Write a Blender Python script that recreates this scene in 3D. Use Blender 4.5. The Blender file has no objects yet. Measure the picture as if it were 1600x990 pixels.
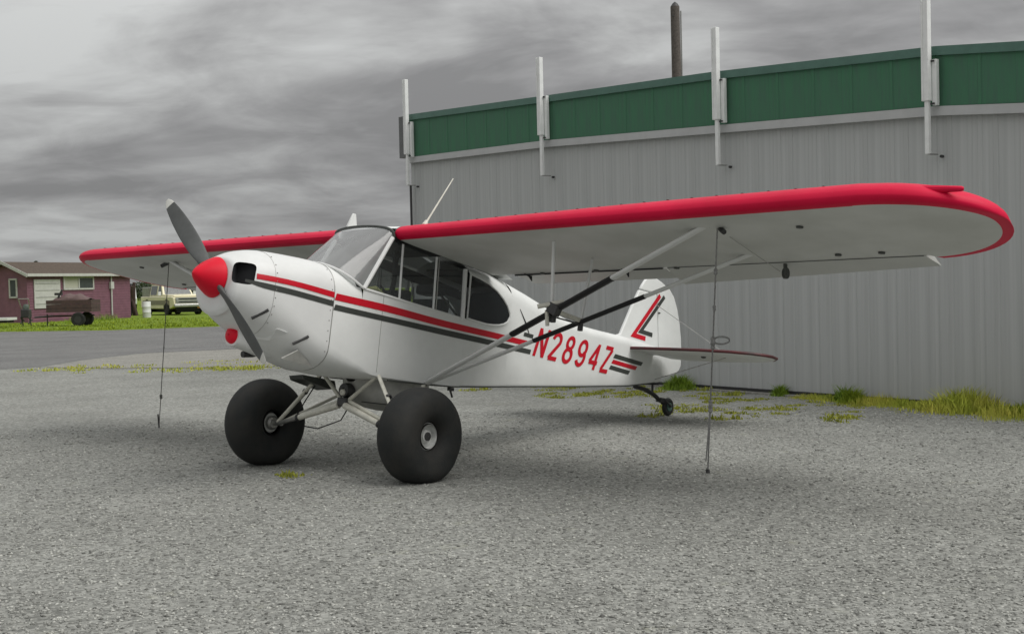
import bpy, bmesh, math, random
import numpy as np
from mathutils import Vector, Matrix
random.seed(7); rng = np.random.default_rng(7)
PI = math.pi; R = math.radians
S = bpy.context.scene
COL = S.collection

# ------------------------------------------------------------------ camera, sky, sun, exposure
def set_camera():
    yaw, pitch, roll = R(39.99), R(-1.49), R(-1.30)
    cy, sy, cp, sp = math.cos(yaw), math.sin(yaw), math.cos(pitch), math.sin(pitch)
    f = Vector((cy*cp, sy*cp, sp)); r = Vector((sy, -cy, 0)); u = r.cross(f)
    c, s = math.cos(roll), math.sin(roll)
    r2 = c*r + s*u; u2 = -s*r + c*u
    cam = bpy.data.objects.new('camera', bpy.data.cameras.new('camera')); COL.objects.link(cam)
    M = Matrix((r2, u2, -f)).transposed().to_4x4(); M.translation = Vector((-7.659, -8.164, 1.568))
    cam.matrix_world = M
    cam.data.sensor_width = 36; cam.data.lens = 36*2013.2/1600
    cam.data.clip_start = .1; cam.data.clip_end = 5000
    S.camera = cam
set_camera()
SUN_EL, SUN_AZ = R(50), R(-72)      # azimuth: direction towards the sun measured from +X
S.view_settings.view_transform = 'Standard'; S.view_settings.look = 'None'
S.view_settings.exposure = .68; S.view_settings.gamma = 1
w = bpy.data.worlds.new('World'); S.world = w; w.use_nodes = True
def build_world():
    nt = w.node_tree; N = nt.nodes; L = nt.links; N.clear()
    out = N.new('ShaderNodeOutputWorld'); bg = N.new('ShaderNodeBackground'); bg.inputs[1].default_value = .1
    L.new(bg.outputs[0], out.inputs[0])
    sky = N.new('ShaderNodeTexSky'); sky.sky_type = 'NISHITA'; sky.sun_disc = False
    sky.sun_elevation = SUN_EL; sky.sun_rotation = PI/2 - SUN_AZ
    hs = N.new('ShaderNodeHueSaturation'); hs.inputs['Saturation'].default_value = .12; L.new(sky.outputs[0], hs.inputs['Color'])
    tc = N.new('ShaderNodeTexCoord'); sx = N.new('ShaderNodeSeparateXYZ'); L.new(tc.outputs['Generated'], sx.inputs[0])
    def m(op, a, b=None, c=None, clamp=False):
        n = N.new('ShaderNodeMath'); n.operation = op; n.use_clamp = clamp
        for i, v in enumerate((a, b, c)):
            if v is None: continue
            if isinstance(v, (int, float)): n.inputs[i].default_value = v
            else: L.new(v, n.inputs[i])
        return n.outputs[0]
    z = m('MAXIMUM', sx.outputs[2], 0)
    zz = m('ADD', z, .19)
    cb = N.new('ShaderNodeCombineXYZ'); L.new(m('DIVIDE', sx.outputs[0], zz), cb.inputs[0]); L.new(m('DIVIDE', sx.outputs[1], zz), cb.inputs[1])
    # wind direction: turn so that bands run across the view
    mr_ = N.new('ShaderNodeMapping'); mr_.inputs['Rotation'].default_value = (0, 0, R(-40)); L.new(cb.outputs[0], mr_.inputs[0])
    mp = N.new('ShaderNodeMapping'); mp.inputs['Scale'].default_value = (1.55, 1.25, 1)
    mp.inputs['Location'].default_value = (6.62, -2.25, 0)
    L.new(mr_.outputs[0], mp.inputs[0])
    def noise(scale, det, rough, dist=0, vec=mp.outputs[0]):
        n = N.new('ShaderNodeTexNoise'); n.inputs['Scale'].default_value = scale; n.inputs['Detail'].default_value = det
        n.inputs['Roughness'].default_value = rough; n.inputs['Distortion'].default_value = dist; L.new(vec, n.inputs[0]); return n.outputs[0]
    n1 = noise(.62, 7, .5, .9); n2 = noise(2.2, 7, .58, .6)
    mix = m('ADD', m('MULTIPLY', n1, .70), m('MULTIPLY', n2, .30))
    rp = N.new('ShaderNodeValToRGB'); L.new(mix, rp.inputs[0])
    e = rp.color_ramp.elements
    e[0].position = .40; e[0].color = (1.15, 1.15, 1.16, 1)
    e[1].position = .62; e[1].color = (3.0, 3.06, 3.03, 1)
    x = e.new(.46); x.color = (1.55, 1.55, 1.56, 1)
    x = e.new(.53); x.color = (2.15, 2.17, 2.16, 1)
    # a real overcast sky is about three times as bright overhead as at the horizon
    grad = m('ADD', .80, m('MULTIPLY', z, 2.3))
    vm = N.new('ShaderNodeVectorMath'); vm.operation = 'SCALE'; L.new(rp.outputs[0], vm.inputs[0]); L.new(grad, vm.inputs['Scale'])
    mx = N.new('ShaderNodeMix'); mx.data_type = 'RGBA'; mx.inputs[0].default_value = .93
    L.new(hs.outputs[0], mx.inputs[6]); L.new(vm.outputs[0], mx.inputs[7]); L.new(mx.outputs[2], bg.inputs[0])
build_world()
sl = bpy.data.lights.new('sun', 'SUN'); sl.energy = 1.35; sl.angle = R(48); sl.color = (1, .97, .93)
sun = bpy.data.objects.new('sun', sl); COL.objects.link(sun)
sun.rotation_euler = Vector((math.cos(SUN_AZ)*math.cos(SUN_EL), math.sin(SUN_AZ)*math.cos(SUN_EL), math.sin(SUN_EL))).to_track_quat('Z', 'Y').to_euler()
sun.location = (0, 0, 30)

# ------------------------------------------------------------------ materials
def mat(name, col, rough=.6, metal=0, var=0., vscale=6., spec=.5, bump=0., bscale=60., trans=0., coat=0., col2=None, rnd=0., stretch=None):
    m = bpy.data.materials.new(name); m.use_nodes = True
    nt = m.node_tree; N = nt.nodes; L = nt.links; b = N['Principled BSDF']
    b.inputs['Roughness'].default_value = rough; b.inputs['Metallic'].default_value = metal
    b.inputs['Specular IOR Level'].default_value = spec
    if coat: b.inputs['Coat Weight'].default_value = coat; b.inputs['Coat Roughness'].default_value = .08
    if trans: b.inputs['Transmission Weight'].default_value = trans; b.inputs['IOR'].default_value = 1.1
    tc = N.new('ShaderNodeTexCoord')
    n = N.new('ShaderNodeTexNoise'); n.inputs['Scale'].default_value = vscale; n.inputs['Detail'].default_value = 6; n.inputs['Roughness'].default_value = .65
    L.new(tc.outputs['Object'], n.inputs[0])
    if stretch:
        mp = N.new('ShaderNodeMapping'); mp.inputs['Scale'].default_value = stretch; L.new(tc.outputs['Object'], mp.inputs[0]); L.new(mp.outputs[0], n.inputs[0])
    rp = N.new('ShaderNodeValToRGB'); L.new(n.outputs[0], rp.inputs[0])
    c = np.array(col[:3]); d = np.array(col2[:3]) if col2 else c*(1-var)
    rp.color_ramp.elements[0].position = .32; rp.color_ramp.elements[0].color = (*d, 1)
    rp.color_ramp.elements[1].position = .62; rp.color_ramp.elements[1].color = (*c, 1)
    o = rp.outputs[0]
    if rnd:
        g = N.new('ShaderNodeNewGeometry'); mr = N.new('ShaderNodeMapRange'); mr.inputs[3].default_value = 1-rnd; mr.inputs[4].default_value = 1+rnd
        L.new(g.outputs['Random Per Island'], mr.inputs[0])
        v = N.new('ShaderNodeVectorMath'); v.operation = 'SCALE'; L.new(o, v.inputs[0]); L.new(mr.outputs[0], v.inputs['Scale']); o = v.outputs[0]
    L.new(o, b.inputs['Base Color'])
    if bump:
        n2 = N.new('ShaderNodeTexNoise'); n2.inputs['Scale'].default_value = bscale; n2.inputs['Detail'].default_value = 4; L.new(tc.outputs['Object'], n2.inputs[0])
        bp = N.new('ShaderNodeBump'); bp.inputs['Strength'].default_value = bump; bp.inputs['Distance'].default_value = .01
        L.new(n2.outputs[0], bp.inputs['Height']); L.new(bp.outputs[0], b.inputs['Normal'])
    return m
M = {}
M['white'] = mat('white_paint', (.70, .71, .70), .4, var=.07, vscale=3, coat=.08)
M['fabric'] = mat('white_fabric', (.745, .76, .745), .5, var=.10, vscale=2.2, bump=.04, bscale=14)
M['belly'] = mat('belly_paint', (.46, .46, .43), .5, var=.35, vscale=5)
M['red'] = mat('red_paint', (.70, .004, .025), .5, var=.12, vscale=5, spec=.25)
M['redstripe'] = mat('red_stripe', (.56, .003, .018), .35, var=.1, vscale=8)
M['dgrey'] = mat('charcoal_stripe', (.045, .05, .045), .4, var=.15, vscale=8)
M['black'] = mat('black_sleeve', (.012, .012, .014), .45, var=.3, vscale=20)
M['rubber'] = mat('tyre_rubber', (.011, .013, .013), .8, vscale=5, bump=.2, bscale=70, col2=(.024, .023, .020))
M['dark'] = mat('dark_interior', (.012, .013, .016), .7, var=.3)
M['metal'] = mat('dull_metal', (.42, .42, .40), .4, metal=.7, var=.3, vscale=20)
M['darkmetal'] = mat('dark_metal', (.06, .06, .06), .5, metal=.4, var=.3, vscale=20)
M['blade'] = mat('propeller_grey', (.085, .09, .088), .6, var=.22, vscale=9)
M['hubpaint'] = mat('hub_paint', (.62, .63, .61), .45, metal=0, var=.25, vscale=25)
M['tip'] = mat('blade_tip_paint', (.62, .62, .58), .5, var=.1)
M['tube'] = mat('yellowed_white_tube', (.66, .65, .57), .4, var=.25, vscale=12)
M['tint'] = mat('tinted_window', (.022, .026, .03), .14, var=.2, vscale=3, spec=.6)
def glass(name, dens, tint, rough=.02):
    m = bpy.data.materials.new(name); m.use_nodes = True; nt = m.node_tree; N = nt.nodes; L = nt.links
    b = N['Principled BSDF']; b.inputs['Base Color'].default_value = (*tint, 1); b.inputs['Roughness'].default_value = .1
    tr = N.new('ShaderNodeBsdfTransparent'); tr.inputs[0].default_value = (.76, .78, .78, 1)
    gl = N.new('ShaderNodeBsdfGlossy'); gl.inputs['Roughness'].default_value = rough; gl.inputs[0].default_value = (.9, .9, .9, 1)
    lw = N.new('ShaderNodeLayerWeight'); lw.inputs[0].default_value = .5; pw_ = N.new('ShaderNodeMath'); pw_.operation = 'POWER'; pw_.inputs[1].default_value = 3.5; L.new(lw.outputs['Facing'], pw_.inputs[0]); fr = N.new('ShaderNodeMath'); fr.operation = 'MULTIPLY_ADD'; fr.inputs[1].default_value = .5; fr.inputs[2].default_value = .035; L.new(pw_.outputs[0], fr.inputs[0])
    m1 = N.new('ShaderNodeMixShader'); m1.inputs[0].default_value = dens; L.new(tr.outputs[0], m1.inputs[1]); L.new(b.outputs[0], m1.inputs[2])
    m2 = N.new('ShaderNodeMixShader'); L.new(fr.outputs[0], m2.inputs[0]); L.new(m1.outputs[0], m2.inputs[1]); L.new(gl.outputs[0], m2.inputs[2])
    L.new(m2.outputs[0], N['Material Output'].inputs[0]); return m
M['dimmed'] = glass('dimmed_pane', .35, (.02, .025, .03))  # dark mixed into the pane imitates the unlit cabin behind it
M['glass'] = glass('clear_pane', .04, (.4, .42, .42))
M['sky_sheen'] = glass('windshield_sky_sheen', .42, (.48, .49, .49), .06)  # pale grey mixed into the pane imitates sky reflected in it

# ------------------------------------------------------------------ mesh helpers
class MB:
    def __init__(s): s.v = []; s.f = []; s.m = []
    def add(s, vs, fs, mi=0):
        o = len(s.v); s.v += [tuple(map(float, p)) for p in vs]; s.f += [tuple(i+o for i in f) for f in fs]; s.m += [mi]*len(fs); return s
    def box(s, c, d, rot=None, mi=0):
        x, y, z = d[0]/2, d[1]/2, d[2]/2
        vs = [Vector((a*x, b*y, e*z)) for a in (-1, 1) for b in (-1, 1) for e in (-1, 1)]
        if rot is not None: vs = [rot @ p for p in vs]
        vs = [p+Vector(c) for p in vs]
        return s.add(vs, [(0, 1, 3, 2), (4, 6, 7, 5), (0, 4, 5, 1), (2, 3, 7, 6), (0, 2, 6, 4), (1, 5, 7, 3)], mi)
    def tube(s, p0, p1, r0, r1=None, n=12, flat=1., up=(1, 0, 0), mi=0):
        return s.poly([p0, p1], [r0, r0 if r1 is None else r1], n, flat, up, mi)
    def poly(s, pts, rs, n=10, flat=1., up=(0, 0, 1), mi=0):
        pts = [Vector(p) for p in pts]
        if isinstance(rs, (int, float)): rs = [rs]*len(pts)
        rings = []
        for i, p in enumerate(pts):
            t = (pts[min(i+1, len(pts)-1)]-pts[max(i-1, 0)]).normalized()
            a = Vector(up); a = a-t*a.dot(t)
            if a.length < 1e-3: a = Vector((0, 1, 0)); a = a-t*a.dot(t)
            a.normalize(); b = t.cross(a)
            rings.append([p+(a*math.cos(2*PI*k/n)+b*math.sin(2*PI*k/n)*flat)*rs[i] for k in range(n)])
        return s.loft(rings, True, True, mi)
    def loft(s, rings, closed=True, caps=True, mi=0):
        n = len(rings[0]); vs = [p for r in rings for p in r]; fs = []
        for i in range(len(rings)-1):
            for k in range(n if closed else n-1):
                k2 = (k+1) % n; fs.append((i*n+k, i*n+k2, (i+1)*n+k2, (i+1)*n+k))
        if caps: fs.append(tuple(range(n))[::-1]); fs.append(tuple((len(rings)-1)*n+k for k in range(n)))
        return s.add(vs, fs, mi)
    def lathe(s, prof, org=(0, 0, 0), axis='X', n=32, mi=0, caps=False):
        rings = []
        for (h, r) in prof:
            ring = []
            for k in range(n):
                c, d = math.cos(2*PI*k/n)*r, math.sin(2*PI*k/n)*r
                p = {'X': (h, c, d), 'Y': (c, h, d), 'Z': (c, d, h)}[axis]
                ring.append(Vector(p)+Vector(org))
            rings.append(ring)
        return s.loft(rings, True, caps, mi)
    def prism(s, poly, f0, f1, mi=0):      # poly: list of 2-D points, f0/f1 map them to the two faces
        n = len(poly); vs = [f0(*p) for p in poly]+[f1(*p) for p in poly]
        fs = [tuple(range(n))[::-1], tuple(range(n, 2*n))]+[(k, (k+1) % n, n+(k+1) % n, n+k) for k in range(n)]
        return s.add(vs, fs, mi)
    def mesh(s, name, mats, smooth=35):
        me = bpy.data.meshes.new(name); me.from_pydata(s.v, [], s.f)
        for m in (mats if isinstance(mats, (list, tuple)) else [mats]): me.materials.append(m)
        me.polygons.foreach_set('material_index', s.m)
        bm = bmesh.new(); bm.from_mesh(me); bmesh.ops.remove_doubles(bm, verts=bm.verts, dist=1e-5)
        bmesh.ops.recalc_face_normals(bm, faces=bm.faces); bm.to_mesh(me); bm.free()
        if smooth:
            me.polygons.foreach_set('use_smooth', [True]*len(me.polygons)); me.set_sharp_from_angle(angle=R(smooth))
        me.update(); return me
    def build(s, name, mats, parent=None, smooth=35, off=(0, 0, 0), bevel=0):
        if off != (0, 0, 0): s.v = [(a+off[0], b+off[1], c+off[2]) for a, b, c in s.v]
        me = s.mesh(name, mats, smooth)
        o = bpy.data.objects.new(name, me); COL.objects.link(o)
        if parent is not None: o.parent = parent
        if bevel:
            b = o.modifiers.new('bevel', 'BEVEL'); b.width = bevel; b.segments = 2; b.limit_method = 'ANGLE'; b.angle_limit = R(40)
        return o
def tag(o, label=None, cat=None, group=None, kind=None):
    for k, v in (('label', label), ('category', cat), ('group', group), ('kind', kind)):
        if v: o[k] = v
    return o
def thing(name, label, cat, loc=(0, 0, 0), rz=0, group=None):
    o = bpy.data.objects.new(name, None); COL.objects.link(o); o.location = loc; o.rotation_euler = (0, 0, rz)
    o.empty_display_size = .3
    return tag(o, label, cat, group)
def dup(o, parent=None):
    c = o.copy(); COL.objects.link(c); c.parent = parent
    for ch in list(o.children): dup(ch, c)
    return c
def lerp(tbl, x):
    if x <= tbl[0][0]: return tbl[0][1]
    for (a, b), (c, d) in zip(tbl, tbl[1:]):
        if x <= c: return b+(d-b)*(x-a)/(c-a)
    return tbl[-1][1]
def smooth_tbl(tbl, x):
    xs = [t[0] for t in tbl]
    if x <= xs[0]: return tbl[0][1]
    if x >= xs[-1]: return tbl[-1][1]
    i = max(k for k in range(len(xs)) if xs[k] <= x); i = min(i, len(xs)-2)
    def sl(k):
        if k == 0: return (tbl[1][1]-tbl[0][1])/(xs[1]-xs[0])
        if k == len(xs)-1: return (tbl[-1][1]-tbl[-2][1])/(xs[-1]-xs[-2])
        return (tbl[k+1][1]-tbl[k-1][1])/(xs[k+1]-xs[k-1])
    h = xs[i+1]-xs[i]; t = (x-xs[i])/h
    return (2*t**3-3*t**2+1)*tbl[i][1]+(t**3-2*t**2+t)*h*sl(i)+(-2*t**3+3*t**2)*tbl[i+1][1]+(t**3-t**2)*h*sl(i+1)

# ------------------------------------------------------------------ ground
def ground_mat(name, base, base2, dark, tint, cell=46., big=.55, bump=.22, rough=.95, streak=False):
    m = bpy.data.materials.new(name); m.use_nodes = True; nt = m.node_tree; N = nt.nodes; L = nt.links; b = N['Principled BSDF']
    b.inputs['Roughness'].default_value = rough; b.inputs['Specular IOR Level'].default_value = .2
    tc = N.new('ShaderNodeTexCoord')
    def ns(scale, det=5, rg=.6):
        n = N.new('ShaderNodeTexNoise'); n.inputs['Scale'].default_value = scale; n.inputs['Detail'].default_value = det; n.inputs['Roughness'].default_value = rg
        L.new(tc.outputs['Object'], n.inputs[0]); return n.outputs[0]
    def ramp(src, a, b_, ca, cb):
        r = N.new('ShaderNodeValToRGB'); L.new(src, r.inputs[0]); r.color_ramp.elements[0].position = a; r.color_ramp.elements[1].position = b_
        r.color_ramp.elements[0].color = (*ca, 1); r.color_ramp.elements[1].color = (*cb, 1); return r.outputs[0]
    def mix(fac, a, b_, mode='MIX'):
        x = N.new('ShaderNodeMix'); x.data_type = 'RGBA'; x.blend_type = mode
        if isinstance(fac, float): x.inputs[0].default_value = fac
        else: L.new(fac, x.inputs[0])
        L.new(a, x.inputs[6]); L.new(b_, x.inputs[7]); return x.outputs[2]
    c1 = ramp(ns(big, 9, .68), .36, .62, base2, base)
    vo = N.new('ShaderNodeTexVoronoi'); vo.inputs['Scale'].default_value = cell; L.new(tc.outputs['Object'], vo.inputs['Vector'])
    sx = N.new('ShaderNodeSeparateXYZ'); L.new(vo.outputs['Color'], sx.inputs[0])
    sp = ramp(sx.outputs[0], .05, .98, (.68,)*3, (1.38,)*3)
    c1 = mix(1., c1, ramp(ns(14, 4, .6), .35, .65, (.86,)*3, (1.13,)*3), 'MULTIPLY')
    c2 = mix(1., c1, sp, 'MULTIPLY')
    dk = ramp(ns(9, 6, .7), .30, .50, (1, 1, 1), (0, 0, 0))
    dc = N.new('ShaderNodeRGB'); dc.outputs[0].default_value = (*dark, 1)
    f = N.new('ShaderNodeMath'); f.operation = 'MULTIPLY'; f.inputs[1].default_value = .22; L.new(dk, f.inputs[0])
    c3 = mix(f.outputs[0], c2, dc.outputs[0])
    tn = ramp(ns(2.3, 7, .75), .60, .72, (0, 0, 0), (1, 1, 1))
    tcn = N.new('ShaderNodeRGB'); tcn.outputs[0].default_value = (*tint, 1)
    f2 = N.new('ShaderNodeMath'); f2.operation = 'MULTIPLY'; f2.inputs[1].default_value = .28; L.new(tn, f2.inputs[0])
    c4 = mix(f2.outputs[0], c3, tcn.outputs[0])
    L.new(c4, b.inputs['Base Color'])
    bp = N.new('ShaderNodeBump'); bp.inputs['Strength'].default_value = bump; bp.inputs['Distance'].default_value = .012
    L.new(vo.outputs['Distance'], bp.inputs['Height']); bp.invert = True
    bp2 = N.new('ShaderNodeBump'); bp2.inputs['Strength'].default_value = bump*.7; bp2.inputs['Distance'].default_value = .03
    L.new(ns(7, 6, .7), bp2.inputs['Height']); L.new(bp.outputs[0], bp2.inputs['Normal']); L.new(bp2.outputs[0], b.inputs['Normal'])
    return m
G_GRAVEL = ground_mat('gravel_ground', (.262, .266, .247), (.203, .206, .190), (.15, .15, .138), (.27, .275, .14))
G_ROAD = ground_mat('worn_asphalt', (.185, .185, .18), (.14, .14, .138), (.10, .10, .10), (.20, .20, .16), cell=90, bump=.25)
G_SLAB = ground_mat('old_concrete', (.27, .265, .24), (.225, .22, .20), (.16, .16, .145), (.23, .23, .13), cell=120, big=.8, bump=.15)
G_GRASS = ground_mat('grassy_ground', (.17, .24, .018), (.12, .18, .016), (.05, .06, .012), (.16, .15, .03), cell=25, bump=.8)
def sheet(name, pts, z, m, kind='structure', label=None):
    o = MB().add([(x, y, z) for x, y in pts], [tuple(range(len(pts)))]).build(name, m, smooth=0); return tag(o, label, None, None, kind)
sheet('ground', [(-600, -600), (1500, -600), (1500, 1500), (-600, 1500)], 0, G_GRAVEL)
sheet('grass_verge', [(-60, 150), (-20, 75), (0, 60), (8.5, 52.0), (14.5, 47.2), (20.4, 43.6), (22.5, 38.9), (26.6, 37.1), (40, 30.5), (120, -5), (700, -5), (700, 700), (-60, 700)], .008, G_GRASS)
sheet('asphalt_road', [(-60, 149), (-20, 74.5), (0, 59.6), (8.5, 51.6), (14.5, 46.9), (20.3, 43.3), (22.4, 38.5), (26.5, 36.8), (40, 30.1), (60, 21),
                       (40, 12), (30, 14), (22, 16.5), (15.6, 19.3), (13.5, 19.4), (11.3, 20.2), (9.0, 19.0), (7.1, 17.5), (5.6, 17.6), (2.5, 20.5), (-6, 30), (-40, 70)], .004, G_ROAD)
sheet('concrete_slab', [(7.0, 17.2), (9.1, 18.9), (11.4, 20.0), (13.6, 19.2), (15.7, 19.1), (17.5, 18.2), (14.0, 13.4), (10.4, 11.6), (8.9, 12.3), (8.0, 14.0), (7.3, 15.3)], .008, G_SLAB)

# loose stones lying on the gravel: nobody could count them
def stones():
    n = 140000
    d = 3.2*np.exp(rng.random(n)*math.log(16/3.2)); ang = R(40)+(rng.random(n)-.5)*R(64)
    x = -7.66+d*np.cos(ang); y = -8.16+d*np.sin(ang)
    s = (.0040+.0100*rng.random(n)**2.4)*(1+.02*d)
    base = np.array([(1, 0, 0), (0, 1, 0), (-1, 0, 0), (0, -1, 0), (0, 0, .42), (0, 0, -.3)], float)
    v = base[None]*(1+.45*(rng.random((n, 6, 1))-.5))*s[:, None, None]
    v += (rng.random((n, 6, 3))-.5)*s[:, None, None]*.5
    th = rng.random(n)*2*PI; c, q = np.cos(th)[:, None], np.sin(th)[:, None]
    vx = v[..., 0]*c-v[..., 1]*q; vy = v[..., 0]*q+v[..., 1]*c
    V = np.stack([vx+x[:, None], vy+y[:, None], v[..., 2]+(s*.05)[:, None]], -1).reshape(-1, 3)
    F = np.array([(0, 1, 4), (1, 2, 4), (2, 3, 4), (3, 0, 4), (1, 0, 5), (2, 1, 5), (3, 2, 5), (0, 3, 5)])
    F = (F[None]+np.arange(n)[:, None, None]*6).reshape(-1, 3)
    me = bpy.data.meshes.new('loose_stones'); me.vertices.add(len(V)); me.vertices.foreach_set('co', V.ravel())
    me.loops.add(F.size); me.loops.foreach_set('vertex_index', F.ravel()); me.polygons.add(len(F))
    me.polygons.foreach_set('loop_start', np.arange(len(F))*3); me.update(calc_edges=True)
    me.materials.append(mat('stone', (.335, .338, .312), .9, var=.25, vscale=30, rnd=.62, spec=.25))
    o = bpy.data.objects.new('loose_stones', me); COL.objects.link(o); tag(o, 'small loose pebbles scattered over the grey gravel lot', 'gravel', kind='stuff')
stones()

def tufts(name, spots, m, label, cat='grass', kind='stuff', parent=None, lean=.7, wid=.004):
    """spots: (x, y, blades, spread_x, spread_y, height) ; blades are separate bent leaves"""
    V = []; F = []; k = 0
    for (x, y, n, sx, sy, h) in spots:
        ax_ = rng.normal(0, 1, n); ay_ = rng.normal(0, 1, n); px = x+ax_*sx; py = y+ay_*sy
        hh = h*(.3+.9*rng.random(n))*np.exp(-.28*(ax_**2+ay_**2)); th = rng.random(n)*2*PI; ln = lean*hh*rng.random(n); w_ = wid*(.6+.9*rng.random(n))*(1+h*.8)
        dx, dy = np.cos(th), np.sin(th); ph = rng.random(n)*2*PI; ex, ey = np.cos(ph)*w_, np.sin(ph)*w_
        z0 = np.zeros(n)
        a = np.stack([px-ex, py-ey, z0], -1); b = np.stack([px+ex, py+ey, z0], -1)
        c = np.stack([px+ex*.8+dx*ln*.35, py+ey*.8+dy*ln*.35, hh*.6], -1); d = np.stack([px-ex*.8+dx*ln*.35, py-ey*.8+dy*ln*.35, hh*.6], -1)
        e = np.stack([px+dx*ln, py+dy*ln, hh], -1)
        V.append(np.stack([a, b, c, d, e], 1).reshape(-1, 3)); i = (k+np.arange(n)*5)[:, None]
        F.append(np.concatenate([i+np.array([[0, 1, 2]]), i+np.array([[0, 2, 3]]), i+np.array([[3, 2, 4]])], 0)); k += 5*n
    V = np.concatenate(V); F = np.concatenate(F)
    me = bpy.data.meshes.new(name); me.vertices.add(len(V)); me.vertices.foreach_set('co', V.ravel())
    me.loops.add(F.size); me.loops.foreach_set('vertex_index', F.ravel()); me.polygons.add(len(F))
    me.polygons.foreach_set('loop_start', np.arange(len(F))*3); me.update(calc_edges=True); me.materials.append(m)
    o = bpy.data.objects.new(name, me); COL.objects.link(o)
    if parent is not None: o.parent = parent
    elif label: tag(o, label, cat, None, kind)
    return o
L_GREEN = mat('grass_leaf', (.24, .30, .022), .7, col2=(.15, .22, .016), vscale=1.2, rnd=.35, spec=.2)
L_YEL = mat('yellow_grass_leaf', (.52, .50, .09), .7, col2=(.30, .38, .04), vscale=1.5, rnd=.35, spec=.2)
L_DARK = mat('weed_leaf', (.24, .36, .03), .6, col2=(.10, .17, .015), vscale=3, rnd=.4, spec=.3)
L_MOSS = mat('pale_weed_leaf', (.36, .37, .07), .8, col2=(.24, .27, .04), vscale=2, rnd=.3, spec=.1)

WA = np.array([8.23, 1.87]); WD = np.array([-.2287, -.9735]); WN = np.array([-.9735, .2287])
def W(s, n, z=None):
    p = WA+WD*s+WN*n
    return (p[0], p[1]) if z is None else (p[0], p[1], z)
def vegetation():
    sp = []
    for i in range(1500):                                  # verge beyond the road
        t = rng.random(); u = rng.random()**1.6
        x = 15+t*22; y = np.interp(x, [15, 20.4, 22.5, 26.6, 40], [47.2, 44, 39.6, 37.8, 31.2])+.4+u*22
        sp.append((x, y, 10, .35, .35, .05+.10*rng.random()))
    tufts('verge_grass', sp, L_GREEN, 'green grass of the verge across the road before the house', wid=.02)
    sp = [(x+rng.normal()*.5, y+rng.normal()*.5, 22, .13, .13, .06) for x, y, n in
          [(7.2, 15.6, 10), (6.9, 15.8, 8), (7.8, 15.2, 8), (6.6, 16.5, 5), (8.4, 12.9, 10), (8.7, 12.3, 12), (9.4, 12.0, 10), (8.0, 12.6, 8), (7.6, 13.6, 6), (9.9, 11.6, 8), (8.9, 13.3, 4), (9.6, 14.6, 5), (10.8, 14.2, 4)]
          for _ in range(n)]
    tufts('slab_edge_grass', sp, L_YEL, 'low yellow green grass along the near edge of the concrete slab', wid=.012)
    sp = []
    def cluster(cx, cy, r, h, k):
        for _ in range(k): sp.append((cx+rng.normal()*r, cy+rng.normal()*r*.8, 30, .05, .06, h*(.5+.8*rng.random())))
    for i in range(48):
        s = -5+rng.random()*9; n = .30+rng.random()**1.4*2.0
        p = W(s, n); cluster(p[0], p[1], .10+.16*rng.random(), .02+.035*rng.random(), 5)
    for cx, cy, k in [(6.2, 2.7, 3), (6.9, 2.0, 3), (6.6, .6, 3), (5.6, 0., 3), (5.3, -.9, 3), (5.6, -1.8, 3), (4.66, .1, 1), (-.4, .5, 1)]:
        for _ in range(k): cluster(cx+rng.normal()*.35, cy+rng.normal()*.35, .09, .03+.03*rng.random(), 4)
    tufts('gravel_weeds', sp, L_MOSS, 'pale low weeds creeping over the gravel before the hangar', 'weeds', wid=.008)
    sp = []
    for i in range(760):
        s = 2.2+rng.random()**.9*6; p = W(s, .08+abs(rng.normal())*.20*(.4+.35*(s-2.35)))
        sp.append((p[0], p[1], 45, .09, .10, (.05+.17*rng.random()**1.6)*min(1, .4+(s-2.3)*.3)*(.55+.45*math.sin(s*3.1)**2)))
    tufts('wall_foot_grass', sp, L_YEL, 'long yellowing green grass along the foot of the hangar wall', wid=.003)
vegetation()
def weed(loc, h, r, n, m, label, name='weed_plant', group='weeds along the hangar foot'):
    o = tufts(name, [(0, 0, n, r, r, h)], m, None, lean=1.0, wid=.0042); o.location = (*loc, 0)
    return tag(o, label, 'plant', group)
weed(W(.05, .22), .22, .12, 1500, L_DARK, 'bright green weed clump at the hangar foot behind the tail wheel')
weed(W(2.95, .18), .22, .07, 450, L_DARK, 'dark broad-leaved weed where the grass by the hangar begins')
weed(W(3.2, .3), .19, .09, 1000, L_GREEN, 'green leafy weed just right of the dark weed by the hangar')
weed(W(4.75, .28), .28, .28, 1700, L_YEL, 'tall yellowing grass clump against the hangar at the right')
weed(W(5.55, .25), .16, .18, 1100, L_GREEN, 'green grass clump by the hangar at the right edge of the photo')
weed(W(1.85, .12), .16, .06, 700, L_DARK, 'small green weed against the dark hangar base strip')

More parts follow.
